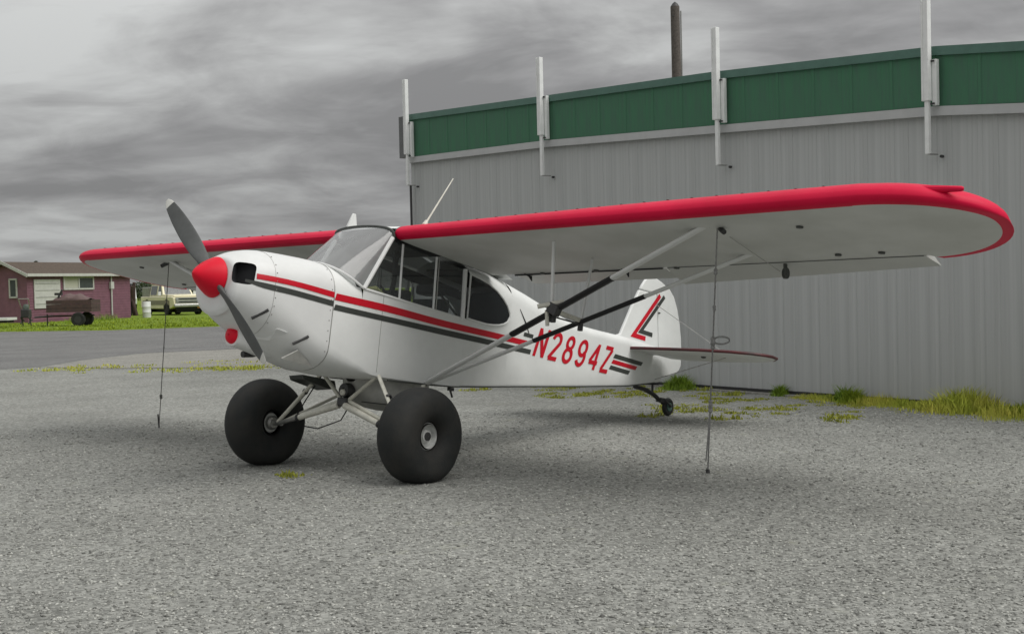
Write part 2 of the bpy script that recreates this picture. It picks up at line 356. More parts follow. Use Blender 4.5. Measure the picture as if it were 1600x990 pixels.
# ------------------------------------------------------------------ hangar
def hangar():
    rz = math.atan2(WD[1], WD[0])           # local x = along the wall (to the right), local y = away behind the wall, z up
    # local axes: x=WD, y=-WN?  (rotate x by +90 degrees gives (-WD.y, WD.x) = (.9735,-.2287) = -WN)
    t = thing('hangar', 'long grey corrugated metal hangar with a green fascia and white posts', 'hangar', (WA[0], WA[1], 0), rz)
    top = [(-8, 4.80), (-7.3, 4.785), (-3.1, 4.60), (.7, 4.44), (4.3, 4.22), (5.4, 4.10), (12, 3.6)]
    bot = [(-8, 4.02), (-7.3, 3.99), (-3.1, 3.885), (.7, 3.705), (4.3, 3.53), (5.4, 3.43), (12, 2.95)]
    s0, s1 = -7.30, 11.90
    gw = mat('grey_wall_sheet', (.455, .465, .46), .6, vscale=3, col2=(.39, .40, .395), spec=.25, bump=.05, bscale=5, stretch=(6, 6, .25))
    gt = mat('pale_trim', (.46, .465, .465), .5, var=.1, vscale=4)
    gg = mat('green_fascia', (.055, .17, .095), .6, col2=(.062, .135, .095), vscale=3.5, bump=.04, bscale=6, spec=.25, stretch=(5, 5, .6))
    gc = mat('green_cap', (.075, .165, .13), .45, var=.15)
    wp = mat('white_post', (.78, .79, .78), .45, var=.10, vscale=9)
    dk = mat('base_flashing', (.025, .025, .025), .7, var=.2)
    # one shared rib profile; every panel is a part of its own
    def profile(width, pitch, rib, depth):
        pts = [(0, 0)]; x = 0
        while x+pitch <= width+1e-6:
            c = x+pitch/2
            pts += [(c-rib/2-.012, 0), (c-rib/2, -depth), (c+rib/2, -depth), (c+rib/2+.012, 0)]; x += pitch
        return pts+[(width, 0)]
    def panel_mesh(name, width, pitch, rib, depth, m):
        pr = profile(width-.001, pitch, rib, depth); b = MB()
        poly = pr+[(width-.001, .02), (0, .02)]
        b.prism(poly, lambda x, y: (x, y, 0), lambda x, y: (x, y, 1)); return b.mesh(name, m, 0)
    pw = .6
    me = panel_mesh('wall_panel', pw, .2, .05, .009, gw)
    n = int(round((s1-s0)/pw))
    for i in range(n):
        x = s0+i*pw; o = bpy.data.objects.new('wall_panel', me); COL.objects.link(o); o.parent = t
        o.location = (x, 0, .05); o.scale = (1, 1, min(lerp(bot, x), lerp(bot, x+pw))-.06)
    me2 = panel_mesh('fascia_panel', pw, .3, .035, .009, gg)
    for i in range(n):
        x = s0+i*pw; za, zb = lerp(bot, x), lerp(bot, x+pw); ta, tb = lerp(top, x), lerp(top, x+pw)
        o = bpy.data.objects.new('fascia_panel', me2.copy()); COL.objects.link(o); o.parent = t
        for v in o.data.vertices:
            u = v.co.x/pw; lo = za+(zb-za)*u; hi = ta+(tb-ta)*u-.03; v.co.z = lo+(hi-lo)*v.co.z
        o.location = (x, -.07, 0)
    segs = [(-7.32, -3.1), (-3.1, .7), (.7, 4.3), (4.3, 5.4), (5.4, s1)]
    for a, b_ in segs:
        m = MB()
        m.prism([(a, lerp(bot, a)-.115), (b_, lerp(bot, b_)-.115), (b_, lerp(bot, b_)-.006), (a, lerp(bot, a)-.006)], lambda x, z: (x, -.045, z), lambda x, z: (x, -.10, z))
        m.build('trim_strip', gt, t, 0)
        m = MB()
        m.prism([(a, lerp(top, a)-.105), (b_, lerp(top, b_)-.105), (b_, lerp(top, b_)), (a, lerp(top, a))], lambda x, z: (x, .5, z), lambda x, z: (x, -.115, z))
        m.build('parapet_cap', gc, t, 0)
    MB().box(((s0+s1)/2, -.016, .03), (s1-s0, .05, .06)).build('base_flashing', dk, t, 0)
    MB().box(((s0+s1)/2, -.09, .005), (s1-s0+.2, .16, .03)).build('footing', G_SLAB, t, 0)
    # end walls, back and low roof so that the building is a volume
    D = 14
    MB().box((s0-.03, D/2, 2.2), (.05, D-.1, 4.4)).build('end_wall', gw, t, 0)
    MB().box((s1+.03, D/2, 1.75), (.05, D-.1, 3.5)).build('end_wall', gw, t, 0)
    MB().box(((s0+s1)/2, D+.03, 1.7), (s1-s0, .05, 3.4)).build('back_wall', gw, t, 0)
    rf = MB(); rf.add([(s0, .35, 4.55), (s1, .35, 3.4), (s1, D+.2, 3.2), (s0, D+.2, 4.3), (s0, .35, 4.5), (s1, .35, 3.35), (s1, D+.2, 3.15), (s0, D+.2, 4.25)],
                      [(0, 1, 2, 3), (7, 6, 5, 4), (0, 4, 5, 1), (1, 5, 6, 2), (2, 6, 7, 3), (3, 7, 4, 0)]).build('roof', gt, t, 0)
    # fascia return on the far left corner
    MB().box((-7.47, .02, 4.385), (.20, .20, .78)).build('fascia_return', mat('return_grey', (.12, .125, .125), .5, var=.2), t, 0)
    MB().tube((-7.17, -.10, .05), (-7.17, -.10, 3.45), .022, n=8).build('corner_cable', M['darkmetal'], t)
    # white posts: tall box, narrow tail, short side channel with dark bolts
    for s, zt, zb, c0, c1, zk in [(-7.10, 5.41, 3.45, 4.62, 3.97, 4.02), (-3.04, 5.20, 3.305, 4.58, 3.885, 3.95), (.87, 5.01, 3.135, 4.31, 3.705, 3.75), (4.24, 4.76, 2.97, 4.06, 3.525, 3.58)]:
        b = MB(); b.box((s+.01, -.22, (zt+zk)/2), (.095, .075, zt-zk)); b.box((s+.01, -.205, (zk+zb)/2), (.055, .05, zk-zb+.01)); b.box((s-.012, -.262, (zt+zk)/2), (.012, .012, zt-zk-.02))
        p = b.build('white_post', wp, t, 0, bevel=.006)
        MB().box((s+.085, -.15, (c0+c1)/2), (.06, .06, c0-c1)).build('side_channel', wp, p, 0, bevel=.005)
        for z in (c0-.02, c1+.02): MB().box((s+.07, -.195, z), (.05, .015, .022)).build('bolt', M['darkmetal'], p, 0)
        MB().box((s+.02, -.13, zb-.005), (.04, .16, .012)).build('foot_bracket', M['metal'], p, 0)
        MB().tube((s+.08, -.06, zb-.03), (s+.08, -.02, zb-.03), .018, n=8).build('pipe_stub', M['darkmetal'], p, 0)
    return t
hangar()

# ------------------------------------------------------------------ utility pole far behind
def utility_pole():
    t = thing('utility_pole', 'tall weathered wooden pole rising behind the hangar roof', 'pole', (30.3, 16.0, 0))
    wood = mat('grey_wood', (.12, .105, .09), .85, var=.5, vscale=14, bump=.4, bscale=20)
    MB().poly([(0, 0, 0), (0, 0, 5), (-.03, .02, 10.95)], [.19, .175, .155], 12).build('trunk_post', wood, t)
    MB().lathe([(0, .155), (.10, .09), (.16, .02)], (-.03, .02, 10.95), 'Z', 12, caps=True).build('cap', M['darkmetal'], t)
    MB().tube((.12, -.14, 0), (.10, -.13, 10.8), .025, n=6).build('conduit', M['metal'], t)
    MB().box((-.22, -.02, 10.6), (.14, .03, .03)).build('hook', M['darkmetal'], t)
utility_pole()

# ------------------------------------------------------------------ house, truck and yard things across the road
def house():
    rz = math.atan2(.30, .954)
    t = thing('farm_house', 'low maroon house with brown roof and white boarded door across the road', 'house', (29.6, 57.9, 0), rz)
    wall = mat('maroon_siding', (.22, .10, .14), .8, col2=(.17, .078, .11), vscale=3)
    roof = mat('brown_shingle', (.10, .075, .055), .9, col2=(.065, .05, .04), vscale=8, bump=.5, bscale=30)
    wh = mat('white_trim', (.52, .52, .50), .6, var=.15, vscale=5)
    gl = mat('house_glass', (.06, .07, .07), .15, var=.2)
    Lx, Dy, H, RH, RY = 8.65, 3.0, 2.66, .62, 1.5
    b = MB(); b.box((Lx/2, Dy/2, H/2), (Lx, Dy, H)); b.prism([(0, H), (Dy, H), (RY, H+RH)], lambda y, z: (0, y, z), lambda y, z: (Lx, y, z))
    b.build('wall', wall, t, 0)
    # clapboard courses, one board each
    for k in range(17):
        z = .12+k*.152
        MB().box((Lx/2, -.012, z), (Lx, .012, .010)).build('siding_board', wall, t, 0)
    th = .09; o = .32
    rf = MB()
    for s in (0, 1):
        ye = -o if s == 0 else Dy+o; ze = H-.10
        rf.add([(-.28, ye, ze), (Lx+.95, ye, ze), (Lx+.75, RY, H+RH+.03), (-.28, RY, H+RH+.03), (-.28, ye, ze+th), (Lx+.95, ye, ze+th), (Lx+.75, RY, H+RH+.03+th), (-.28, RY, H+RH+.03+th)],
               [(0, 1, 2, 3), (7, 6, 5, 4), (0, 4, 5, 1), (1, 5, 6, 2), (2, 6, 7, 3), (3, 7, 4, 0)])
    rr = rf.build('roof', roof, t, 0)
    for k in range(7):
        f = k/7; y = -o+(RY+o)*f; z = H-.10+th+(RH+.13)*f
        MB().box((Lx/2+.3, y+.05, z+.015), (Lx+1.1-.1*f, .12, .018), Matrix.Rotation(R(22), 3, 'X')).build('shingle_course', roof, rr, 0)
    f = MB(); f.box((Lx/2+.3, -o-.02, H-.03), (Lx+1.2, .03, .16)); f.build('fascia_board', wh, t, 0)
    b = MB()
    for (ya, yb, za, zb) in ((-o, RY, H-.06, H+RH+.08), (Dy+o, RY, H-.06, H+RH+.08)):
        b.prism([(ya, za-.09), (yb, zb-.09), (yb, zb+.09), (ya, za+.09)], lambda y, z: (-.30, y, z), lambda y, z: (-.34, y, z))
    b.build('gable_board', wh, t, 0)
    # boarded white door panel
    d = MB(); d.box((1.5, -.05, 1.58), (2.05, .05, 1.62)); dd = d.build('boarded_door', wh, t, 0)
    for k in range(4): MB().box((1.5, -.08, 2.15-k*.38), (1.9, .012, .03)).build('batten', M['metal'], dd, 0)
    # wide window
    wn = MB()
    wx0, wx1, wz0, wz1 = 2.85, 5.3, 1.82, 2.50
    for (cx, cz, sx, sz) in (((wx0+wx1)/2, wz0, wx1-wx0, .09), ((wx0+wx1)/2, wz1, wx1-wx0, .09), (wx0, (wz0+wz1)/2, .09, wz1-wz0+.09), (wx1, (wz0+wz1)/2, .09, wz1-wz0+.09), ((wx0+wx1)/2, (wz0+wz1)/2, .08, wz1-wz0)):
        wn.box((cx, -.045, cz), (sx, .07, sz))
    wo = wn.build('window', wh, t, 0)
    MB().box((wx0+.62, -.018, (wz0+wz1)/2), (1.14, .02, wz1-wz0-.1)).build('curtain', mat('pale_curtain', (.45, .45, .38), .9, var=.1), wo, 0)
    MB().box((wx1-.62, -.018, (wz0+wz1)/2), (1.14, .02, wz1-wz0-.1)).build('pane', gl, wo, 0)
    g = MB()
    for (cy, cz, sy, sz) in ((.95, 1.42, .56, .09), (.95, 2.42, .56, .09), (.70, 1.92, .08, 1.0), (1.20, 1.92, .08, 1.0)): g.box((-.04, cy, cz), (.06, sy, sz))
    go = g.build('window', wh, t, 0); MB().box((-.016, .95, 1.92), (.02, .45, .95)).build('pane', gl, go, 0)
    p = MB(); p.tube((6.85, -.08, .2), (6.85, -.08, 2.75), .05, n=8); p.box((6.85, -.1, 2.0), (.28, .14, .42)); p.build('meter_pipe', wh, t)
    return t
house()

def wheel_mesh(r, wdt, m1, m2, n=24):
    b = MB(); b.lathe([(-wdt/2, r*.55), (-wdt/2, r*.9), (-wdt*.38, r), (wdt*.38, r), (wdt/2, r*.9), (wdt/2, r*.55)], (0, 0, 0), 'Y', n, 0)
    b.lathe([(-wdt*.42, .01), (-wdt*.42, r*.56), (wdt*.42, r*.56), (wdt*.42, .01)], (0, 0, 0), 'Y', n, 1)
    return b
def truck():
    fwd = Vector((-.242, -.970, 0)); rz = math.atan2(fwd.y, fwd.x)
    t = thing('pickup_truck', 'old cream pickup with chrome grille parked on the grass beside the house', 'truck', (43.75, 64.5, 0), rz)
    t.scale = (1.14, 1.14, 1.14); cr = mat('cream_paint', (.86, .80, .56), .35, var=.12, vscale=2, coat=.2)
    cr2 = mat('tan_side_panel', (.26, .23, .17), .4, var=.2)
    ch = mat('truck_chrome', (.55, .55, .55), .3, metal=.8, var=.2)
    dk = M['dark']; gl = mat('truck_glass', (.10, .11, .11), .12, var=.3)
    # x forward, y left, z up ; length 5.2
    lower = [(-2.6, .44), (-2.6, 1.08), (2.25, 1.08), (2.58, 1.02), (2.6, .62), (2.5, .46), (2.0, .36), (1.1, .36), (-1.1, .36), (-2.0, .36)]
    b = MB(); b.prism(lower, lambda x, z: (x, -.98, z), lambda x, z: (x, .98, z)); body = b.build('body', cr, t, 30, bevel=.05)
    for s in (-1, 1): MB().box((-.1, s*.985, .72), (4.2, .02, .26)).build('side_panel', cr2, t, 0)
    b = MB(); b.prism([(.75, 1.06), (2.5, 1.06), (2.45, 1.14), (.75, 1.20)], lambda x, z: (x, -.92, z), lambda x, z: (x, .92, z)); b.build('hood', cr, t, 30, bevel=.04)
    def cabring(z, x0, x1, hw_): return [(x0, -hw_, z), (x1, -hw_, z), (x1, hw_, z), (x0, hw_, z)]
    b = MB(); b.loft([cabring(1.07, -1.3, .95, .93), cabring(1.12, -1.3, .92, .92), cabring(1.78, -1.2, .40, .80)]); cab = b.build('cab', cr, t, 0, bevel=.05)
    MB().box((-.38, 0, 1.82), (1.75, 1.66, .07)).build('roof', mat('white_roof', (.62, .62, .58), .4, var=.1), t, 0, bevel=.03)
    def pane(pts, name='window'):
        MB().add([Vector(p) for p in pts], [(0, 1, 2, 3)]).build(name, gl, t, 0)
    pane([(.945, -.80, 1.14), (.945, .80, 1.14), (.455, .70, 1.73), (.455, -.70, 1.73)], 'windshield')
    for s in (-1, 1):
        pane([(.70, s*.925, 1.17), (.10, s*.925, 1.17), (.10, s*.83, 1.70), (.36, s*.83, 1.70)])
        pane([(-.15, s*.925, 1.17), (-1.1, s*.925, 1.17), (-1.08, s*.83, 1.70), (-.15, s*.83, 1.70)])
    MB().box((-1.98, 0, 1.36), (1.2, 1.76, .56)).build('canopy', mat('camper_shell', (.30, .30, .27), .5, var=.25), t, 0, bevel=.04)
    MB().box((2.61, 0, .84), (.04, 1.7, .34)).build('grille', ch, t, 0)
    for k in (-1, 1): MB().box((2.64, 0, .84+k*.085), (.02, 1.45, .06)).build('grille_slot', dk, t, 0)
    for s in (-1, 1): MB().lathe([(0, .10), (.05, .09), (.05, .01)], (2.62, s*.72, .84), 'X', 14).build('headlight', ch, t)
    b = MB(); b.box((2.72, 0, .55), (.14, 1.95, .17)); b.build('bumper', ch, t, 0, bevel=.03)
    MB().box((2.70, .55, .43), (.03, .30, .10)).build('number_plate', mat('orange_plate', (.5, .22, .05), .5), t, 0)
    MB().box((.2, 0, .27), (4.3, 1.3, .22)).build('chassis', dk, t, 0)
    MB().box((2.60, 0, .42), (.1, 1.7, .14)).build('valance', dk, t, 0)
    wm = wheel_mesh(.37, .24, 0, 0).mesh('wheel', [M['rubber'], ch])
    for x in (1.55, -1.55):
        for s in (-1, 1):
            o = bpy.data.objects.new('wheel', wm); COL.objects.link(o); o.parent = t; o.location = (x, s*.88, .37)
            MB().lathe([(0, .46), (.012, .46)], (x, s*.984, .46), 'Y', 24, caps=True).build('wheel_arch', dk, t)
    for s in (-1, 1):
        MB().box((.72, s*1.06, 1.25), (.06, .16, .22)).build('mirror', M['white'], t, 0)
truck()

def yard():
    # brown trailer with a covered load; local x along its length
    r = Vector((.643, -.766, 0)); rz = math.atan2(r.y, r.x)
    t = thing('cargo_trailer', 'rusty brown box trailer heaped under a faded tarp in front of the house', 'trailer', (26.4, 48.0, 0), rz)
    br = mat('rusty_boards', (.085, .05, .045), .85, col2=(.05, .035, .035), vscale=8)
    MB().box((0, 0, .80), (2.1, 1.3, .12)).build('bed', br, t, 0)
    for s in (-1, 1):
        for k in range(3): MB().box((0, s*.67, .60+k*.20+.16), (2.16, .04, .185)).build('side_board', br, t, 0)
    for s in (-1, 1):
        for k in range(3): MB().box((s*1.06, 0, .60+k*.20+.16), (.04, 1.3, .185)).build('end_board', br, t, 0)
    b = MB(); rings = []
    for i in range(13):
        x = -.85+i*1.7/12; h = .36*math.sin(PI*(i+.6)/13.2)**.6*(1+.15*math.sin(i*1.7)); rings.append([(x, .62*math.cos(PI*k/8), 1.18+h*math.sin(PI*k/8)**.8+.02*math.sin(k*2+i)) for k in range(9)])
    b.loft(rings, False, False).build('tarp_cover', mat('faded_tarp', (.13, .085, .08), .8, var=.25), t)
    b = MB(); b.tube((-.55, -.5, 1.4), (-.35, -.5, 1.75), .05, n=6); b.box((-.6, -.3, 1.55), (.3, .3, .12)); b.build('load_bracket', M['darkmetal'], t)
    b = MB(); b.tube((1.0, 0, .5), (-1.1, 0, .5), .04, n=6); b.tube((-1.05, 0, .5), (-1.9, 0, .45), .04, n=6); b.tube((-1.25, -.1, .02), (-1.25, -.1, .6), .03, n=6); b.build('drawbar', M['darkmetal'], t)
    wm = wheel_mesh(.33, .2, 0, 0).mesh('wheel', [M['rubber'], M['darkmetal']])
    for s in (-1, 1):
        o = bpy.data.objects.new('wheel', wm); COL.objects.link(o); o.parent = t; o.location = (.42, s*.62, .33)
    # flat white trailer deck at the far left
    t = thing('flatbed_trailer', 'low white flatbed trailer deck at the far left of the yard', 'trailer', (23.6, 50.6, 0), rz)
    MB().box((-.3, 0, .42), (2.6, 1.2, .12)).build('deck', M['white'], t, 0)
    MB().box((-.3, 0, .30), (2.4, .9, .10)).build('chassis', M['dark'], t, 0)
    for s in (-1, 1):
        o = bpy.data.objects.new('wheel', wm); COL.objects.link(o); o.parent = t; o.location = (-.5, s*.7, .33)
    # dark machine standing by the house corner: a folded garden tiller
    t = thing('garden_tiller', 'dark garden machine with handlebars standing at the house corner', 'garden machine', (25.9, 51.5, 0), rz)
    MB().box((0, 0, .62), (.42, .4, .42)).build('engine', M['darkmetal'], t, 0, bevel=.04)
    MB().lathe([(0, .14), (.12, .16), (.26, .10)], (0, 0, .82), 'Z', 12, caps=True).build('fuel_tank', mat('grey_green', (.11, .14, .12), .6, var=.2), t)
    b = MB()
    for s in (-1, 1): b.poly([(.1*s, 0, .5), (.22*s, -.15, 1.05), (.25*s, -.3, 1.35)], .025, 6)
    b.tube((-.25, -.3, 1.35), (.25, -.3, 1.35), .025, n=6); b.build('handlebar', M['metal'], t)
    for s in (-1, 1):
        b = MB()
        for k in range(5):
            a = 2*PI*k/5; b.box((s*.2, .28*math.cos(a)*.5, .28+.28*math.sin(a)*.5), (.03, .08, .3), Matrix.Rotation(a+PI/2, 3, 'X'))
        b.build('tine_wheel', M['darkmetal'], t, 0)
    # white drum
    t = thing('drum', 'white drum standing in the grass beside the pickup truck', 'barrel', (37.9, 58.9, 0))
    MB().lathe([(0, .24), (.03, .25), (.32, .25), (.34, .262), (.36, .25), (.64, .25), (.66, .262), (.68, .25), (.95, .25), (.97, .24)], (0, 0, 0), 'Z', 24, caps=True).build('shell', M['white'], t)
    MB().lathe([(0, .225), (.015, .225)], (0, 0, .972), 'Z', 24, caps=True).build('lid', M['metal'], t)
    # maroon car half hidden behind the truck's hood
    t = thing('maroon_car', 'dark red car roof showing behind the pickup hood', 'car', (51.5, 68.0, 0), R(-50))
    rd = mat('maroon_car_paint', (.12, .02, .022), .35, var=.2)
    b = MB(); b.prism([(-2.2, .35), (2.2, .35), (2.25, .75), (1.2, .92), (-2.1, .98)], lambda x, z: (x, -.85, z), lambda x, z: (x, .85, z)); b.build('body', rd, t, 0, bevel=.06)
    b = MB(); b.loft([[(-1.7, -.75, .95), (.8, -.75, .95), (.8, .75, .95), (-1.7, .75, .95)], [(-1.3, -.62, 1.42), (.2, -.62, 1.42), (.2, .62, 1.42), (-1.3, .62, 1.42)]]); b.build('cabin', gl_dark, t, 0, bevel=.05)
    MB().box((-.55, 0, 1.44), (1.5, 1.26, .05)).build('roof', rd, t, 0, bevel=.02)
    for x in (-1.3, 1.35):
        for s in (-1, 1):
            o = bpy.data.objects.new('wheel', wm); COL.objects.link(o); o.parent = t; o.location = (x, s*.76, .33)
    # clutter between house and truck
    t = thing('post_stack', 'dark clutter of posts leaning at the right corner of the house', 'post stack', (41.6, 65.9, 0))
    for k in range(5):
        a = rng.random()*2*PI; MB().tube((.25*math.cos(a*3), .25*math.sin(a*2), 0), (.32*math.cos(a), .32*math.sin(a), 1.9+.4*rng.random()), .10, n=8).build('post', M['darkmetal'] if k % 2 else br, t)
    # far boat hull and van seen above the truck's roof line
    t = thing('white_van', 'small white van parked far away left of the pickup', 'van', (62.5, 98.5, 0), R(-120))
    b = MB(); b.prism([(-2.2, .4), (2.2, .4), (2.3, 1.0), (1.7, 1.2), (1.1, 2.0), (-2.2, 2.1)], lambda x, z: (x, -.9, z), lambda x, z: (x, .9, z)); b.build('body', M['white'], t, 0, bevel=.08)
    MB().add([(1.15, -.75, 1.95), (1.15, .75, 1.95), (1.72, .75, 1.25), (1.72, -.75, 1.25)], [(0, 1, 2, 3)]).build('windshield', gl_dark, t, 0, off=(.02, 0, .02))
    for s in (-1, 1): MB().box((.2, s*.905, 1.6), (1.4, .02, .5)).build('window', gl_dark, t, 0)
    for x in (-1.4, 1.4):
        for s in (-1, 1):
            o = bpy.data.objects.new('wheel', wm); COL.objects.link(o); o.parent = t; o.location = (x, s*.82, .33)
gl_dark = mat('dark_car_glass', (.05, .055, .06), .15, var=.2)
yard()

def tree(loc, h, r, label, conifer=False, n=900, group=None):
    n *= 3
    t = thing('conifer' if conifer else 'bushy_tree', label, 'tree', loc, 0, group)
    bark = M['bark']
    b = MB(); b.poly([(0, 0, 0), (.05, .03, h*.4), (0, .06, h*.75)], [h*.035, h*.025, h*.012], 8)
    for k in range(5):
        a = k*2.4; z = h*(.3+.09*k); b.tube((0, 0, z), (math.cos(a)*r*.6, math.sin(a)*r*.6, z+h*.15), h*.012, h*.004, 5)
    b.build('trunk', bark, t)
    V = []; F = []
    cl = [(rng.normal()*r*.45, rng.normal()*r*.45, h*(.35+.6*rng.random())) for _ in range(14)]
    for i in range(n):
        if conifer:
            z = h*(.1+.9*rng.random()); rr = r*(1-z/h)*(.4+.6*rng.random())+.02; a = rng.random()*2*PI; p = np.array([rr*math.cos(a), rr*math.sin(a), z])
        else:
            c = cl[i % 14]; q = rng.normal(size=3); q /= np.linalg.norm(q); p = np.array(c)+q*r*.36*rng.random()**.4; p[2] = max(p[2], h*.12)
        s = h*.042*(.6+.8*rng.random()); d1 = rng.normal(size=3); d1 /= np.linalg.norm(d1); d2 = np.cross(d1, rng.normal(size=3)); d2 /= np.linalg.norm(d2)
        k = len(V); V += [p-d1*s, p+d2*s*.5, p+d1*s, p-d2*s*.5]; F.append((k, k+1, k+2, k+3))
    MB().add(V, F).build('crown', M['conifer' if conifer else 'leafy'], t, 0)
M['bark'] = mat('bark', (.08, .06, .045), .9, var=.3)
M['conifer'] = mat('conifer_needles', (.035, .055, .025), .8, rnd=.4, var=.2)
M['leafy'] = mat('dark_leaves', (.05, .075, .03), .8, rnd=.45, var=.2)
def trees():
    f = Vector((.766, .643)); r = Vector((.643, -.766)); C = Vector((-7.66, -8.16))
    def at(px, D): p = C+f*D+r*((px-800)/2013*D); return (p.x, p.y, 0)
    tree(at(60, 150), 5.3, 1.2, 'dark conifer tip just above the house roof ridge', True, 700, )
    tree(at(33, 155), 4.9, 1.1, 'smaller conifer tip left of the taller one above the roof', True, 600)
    lab = ['low round tree far behind at the left end of the tree row above the truck', 'broad low tree far behind directly above the truck cab',
           'dark bushy tree far behind over the truck windshield', 'low pale tree far behind over the truck hood', 'small round tree far behind near the propeller spinner']
    for i, (px, D, h, w_) in enumerate([(228, 150, 2.6, 1.7), (256, 165, 2.9, 2.2), (280, 150, 2.5, 1.8), (303, 170, 2.7, 2.1), (328, 160, 2.4, 1.6)]):
        tree(at(px, D), h, w_, lab[i], False, 900, 'trees far behind the pickup truck')
    weed((29.4, 52.6), .45, .5, 500, L_DARK, 'dark green bush in front of the maroon house by the trailer', 'low_bush', 'bushes before the house')
    weed((33.6, 56.6), .5, .5, 400, L_DARK, 'low green bush at the foot of the house meter pipe', 'low_bush', 'bushes before the house')
trees()

# ------------------------------------------------------------------ the aircraft
# aircraft frame: X aft from the wing leading edge, Y to starboard, Z up from the thrust line; H lifts the frame so that the root sits on the ground
H = 1.41
AM = Matrix(((.9831, .0009, .1831, 0), (0, 1, -.005, 0), (-.1831, .0049, .9831, 0), (0, 0, 0, 1)))
def aircraft():
    root = thing('light_aircraft', 'white high-wing tailwheel aeroplane with red wing edges and fat tundra tyres on the gravel', 'airplane')
    root.matrix_world = Matrix.Translation(Vector((0, 0, 1.3863))-(AM.to_3x3() @ Vector((0, 0, H)))) @ AM
    def A(b, name, m, parent=root, smooth=35, bevel=0): return b.build(name, m, parent, smooth, (0, 0, H), bevel)
    # ---- body shape tables
    W_ = [(-1.50, .235), (-1.45, .268), (-1.38, .303), (-1.25, .338), (-1.0, .36), (-.6, .362), (1.3, .36), (1.8, .315), (2.9, .212), (4.2, .092), (4.74, .035)]
    ZB = [(-1.50, -.255), (-1.4, -.325), (-1.25, -.40), (-1.0, -.52), (-.8, -.585), (-.6, -.615), (-.2, -.622), (.2, -.60), (.86, -.576), (1.8, -.476), (2.93, -.357), (4.25, -.205), (4.74, -.11)]
    ZT = [(-1.50, .155), (-1.45, .195), (-1.38, .232), (-1.25, .268), (-1.0, .288), (-.6, .293), (-.28, .25)]
    NB = [(-1.5, 2.6), (-1.0, 2.5), (-.6, 3.0), (-.2, 6), (.1, 14), (5, 14)]
    CH = [(-1.5, -.04), (-1.25, -.10), (-1.0, -.20), (-.73, -.345), (-.4, -.47), (-.1, -.56), (.15, -.575), (.5, -.573)]
    NC = [(-1.5, 2.1), (-.9, 2.1), (-.3, 2.4), (.1, 3)]
    def ww(x): return smooth_tbl(W_, x)
    def sup(c, n): return math.copysign(abs(c)**(2/n), c)
    def closed_sec(x, n=48, zt=None, grow=0):
        w_ = ww(x)+grow; zb = smooth_tbl(ZB, x)-grow; zt_ = (smooth_tbl(ZT, x) if zt is None else zt)+grow; nb = lerp(NB, x); zc = .0
        out = []
        for k in range(n):
            a = 2*PI*k/n; c, s = math.cos(a), math.sin(a)
            if s >= 0: out.append((x, w_*sup(c, 2.3), zc+(zt_-zc)*sup(s, 2.3)))
            else:                                # side drops straight to the chine, then rounds under
                zc2 = smooth_tbl(CH, x); kk = k-n/2; half = n/4; f = kk/half if kk <= half else (n/2-kk)/half; sg = -1 if kk <= half else 1
                if f < .34: out.append((x, sg*w_, zc2*f/.34))
                else:
                    g_ = (f-.34)/.66*PI/2; nn_ = lerp(NC, x); out.append((x, sg*w_*abs(math.cos(g_))**(2/nn_), zc2+(zb-zc2)*abs(math.sin(g_))**(2/nn_)))
        return out
    # ---- cowling with real inlet openings
    b = MB()
    xs = [-1.45, -1.42, -1.38, -1.33, -1.27, -1.2, -1.1, -1.0, -.9, -.8, -.7, -.602]
    rings = []
    for q, x in [(.80, -1.515), (.90, -1.505), (.965, -1.485)]:
        rings.append([(x, p[1]*q, p[2]*q-.01) for p in closed_sec(-1.45)])
    rings += [closed_sec(x) for x in xs]
    b.loft(rings, True, True)
    me = b.mesh('cowling', [M['white'], M['dark'], M['belly']], 0)
    tmp = bpy.data.objects.new('tmp', me); COL.objects.link(tmp)
    cut = bmesh.new()
    for s in (-1, 1):
        a_ = Vector((math.cos(R(34)), -s*math.sin(R(34)), 0)); b_ = Vector((a_.y, -a_.x, 0)); c_ = Vector((0, 0, 1)); o_ = Vector((-1.455, s*.262, .045))
        v0 = []; v1 = []
        for k in range(28):
            t_ = 2*PI*k/28; p = o_+b_*(.082*sup(math.cos(t_), 4.2))+c_*(.086*sup(math.sin(t_), 4.2))
            v0.append(cut.verts.new(p-a_*.16)); v1.append(cut.verts.new(p+a_*.10))
        cut.faces.new(v0); cut.faces.new(v1[::-1])
        for k in range(28): cut.faces.new((v0[k], v1[k], v1[(k+1) % 28], v0[(k+1) % 28]))
    bmesh.ops.recalc_face_normals(cut, faces=cut.faces)
    cm = bpy.data.meshes.new('cut'); cut.to_mesh(cm); cut.free(); cm.materials.append(M['white']); cm.materials.append(M['dark'])
    for p in cm.polygons: p.material_index = 1
    co = bpy.data.objects.new('cut', cm); COL.objects.link(co)
    md = tmp.modifiers.new('b', 'BOOLEAN'); md.object = co; md.operation = 'DIFFERENCE'; md.solver = 'EXACT'
    dg = bpy.context.evaluated_depsgraph_get(); new = bpy.data.meshes.new_from_object(tmp.evaluated_get(dg))
    bpy.data.objects.remove(tmp); bpy.data.objects.remove(co)
    new.name = 'cowling'; new.transform(Matrix.Translation((0, 0, H)))
    for p in new.polygons: p.use_smooth = True
    new.set_sharp_from_angle(angle=R(32))
    cowl = bpy.data.objects.new('cowling', new); COL.objects.link(cowl); cowl.parent = root
    # seams, latches, lip
    seam = M['dgrey']
    def ring_tube(x, r, name, m, par, k0=0, k1=48, grow=.001):
        pts = [closed_sec(x, grow=grow)[k % 48] for k in range(k0, k1+1)]; A(MB().poly(pts, r, 5), name, m, par)
    ring_tube(-.598, .0035, 'seam', M['metal'], cowl)
    ring_tube(-1.20, .0015, 'seam', M['metal'], cowl)
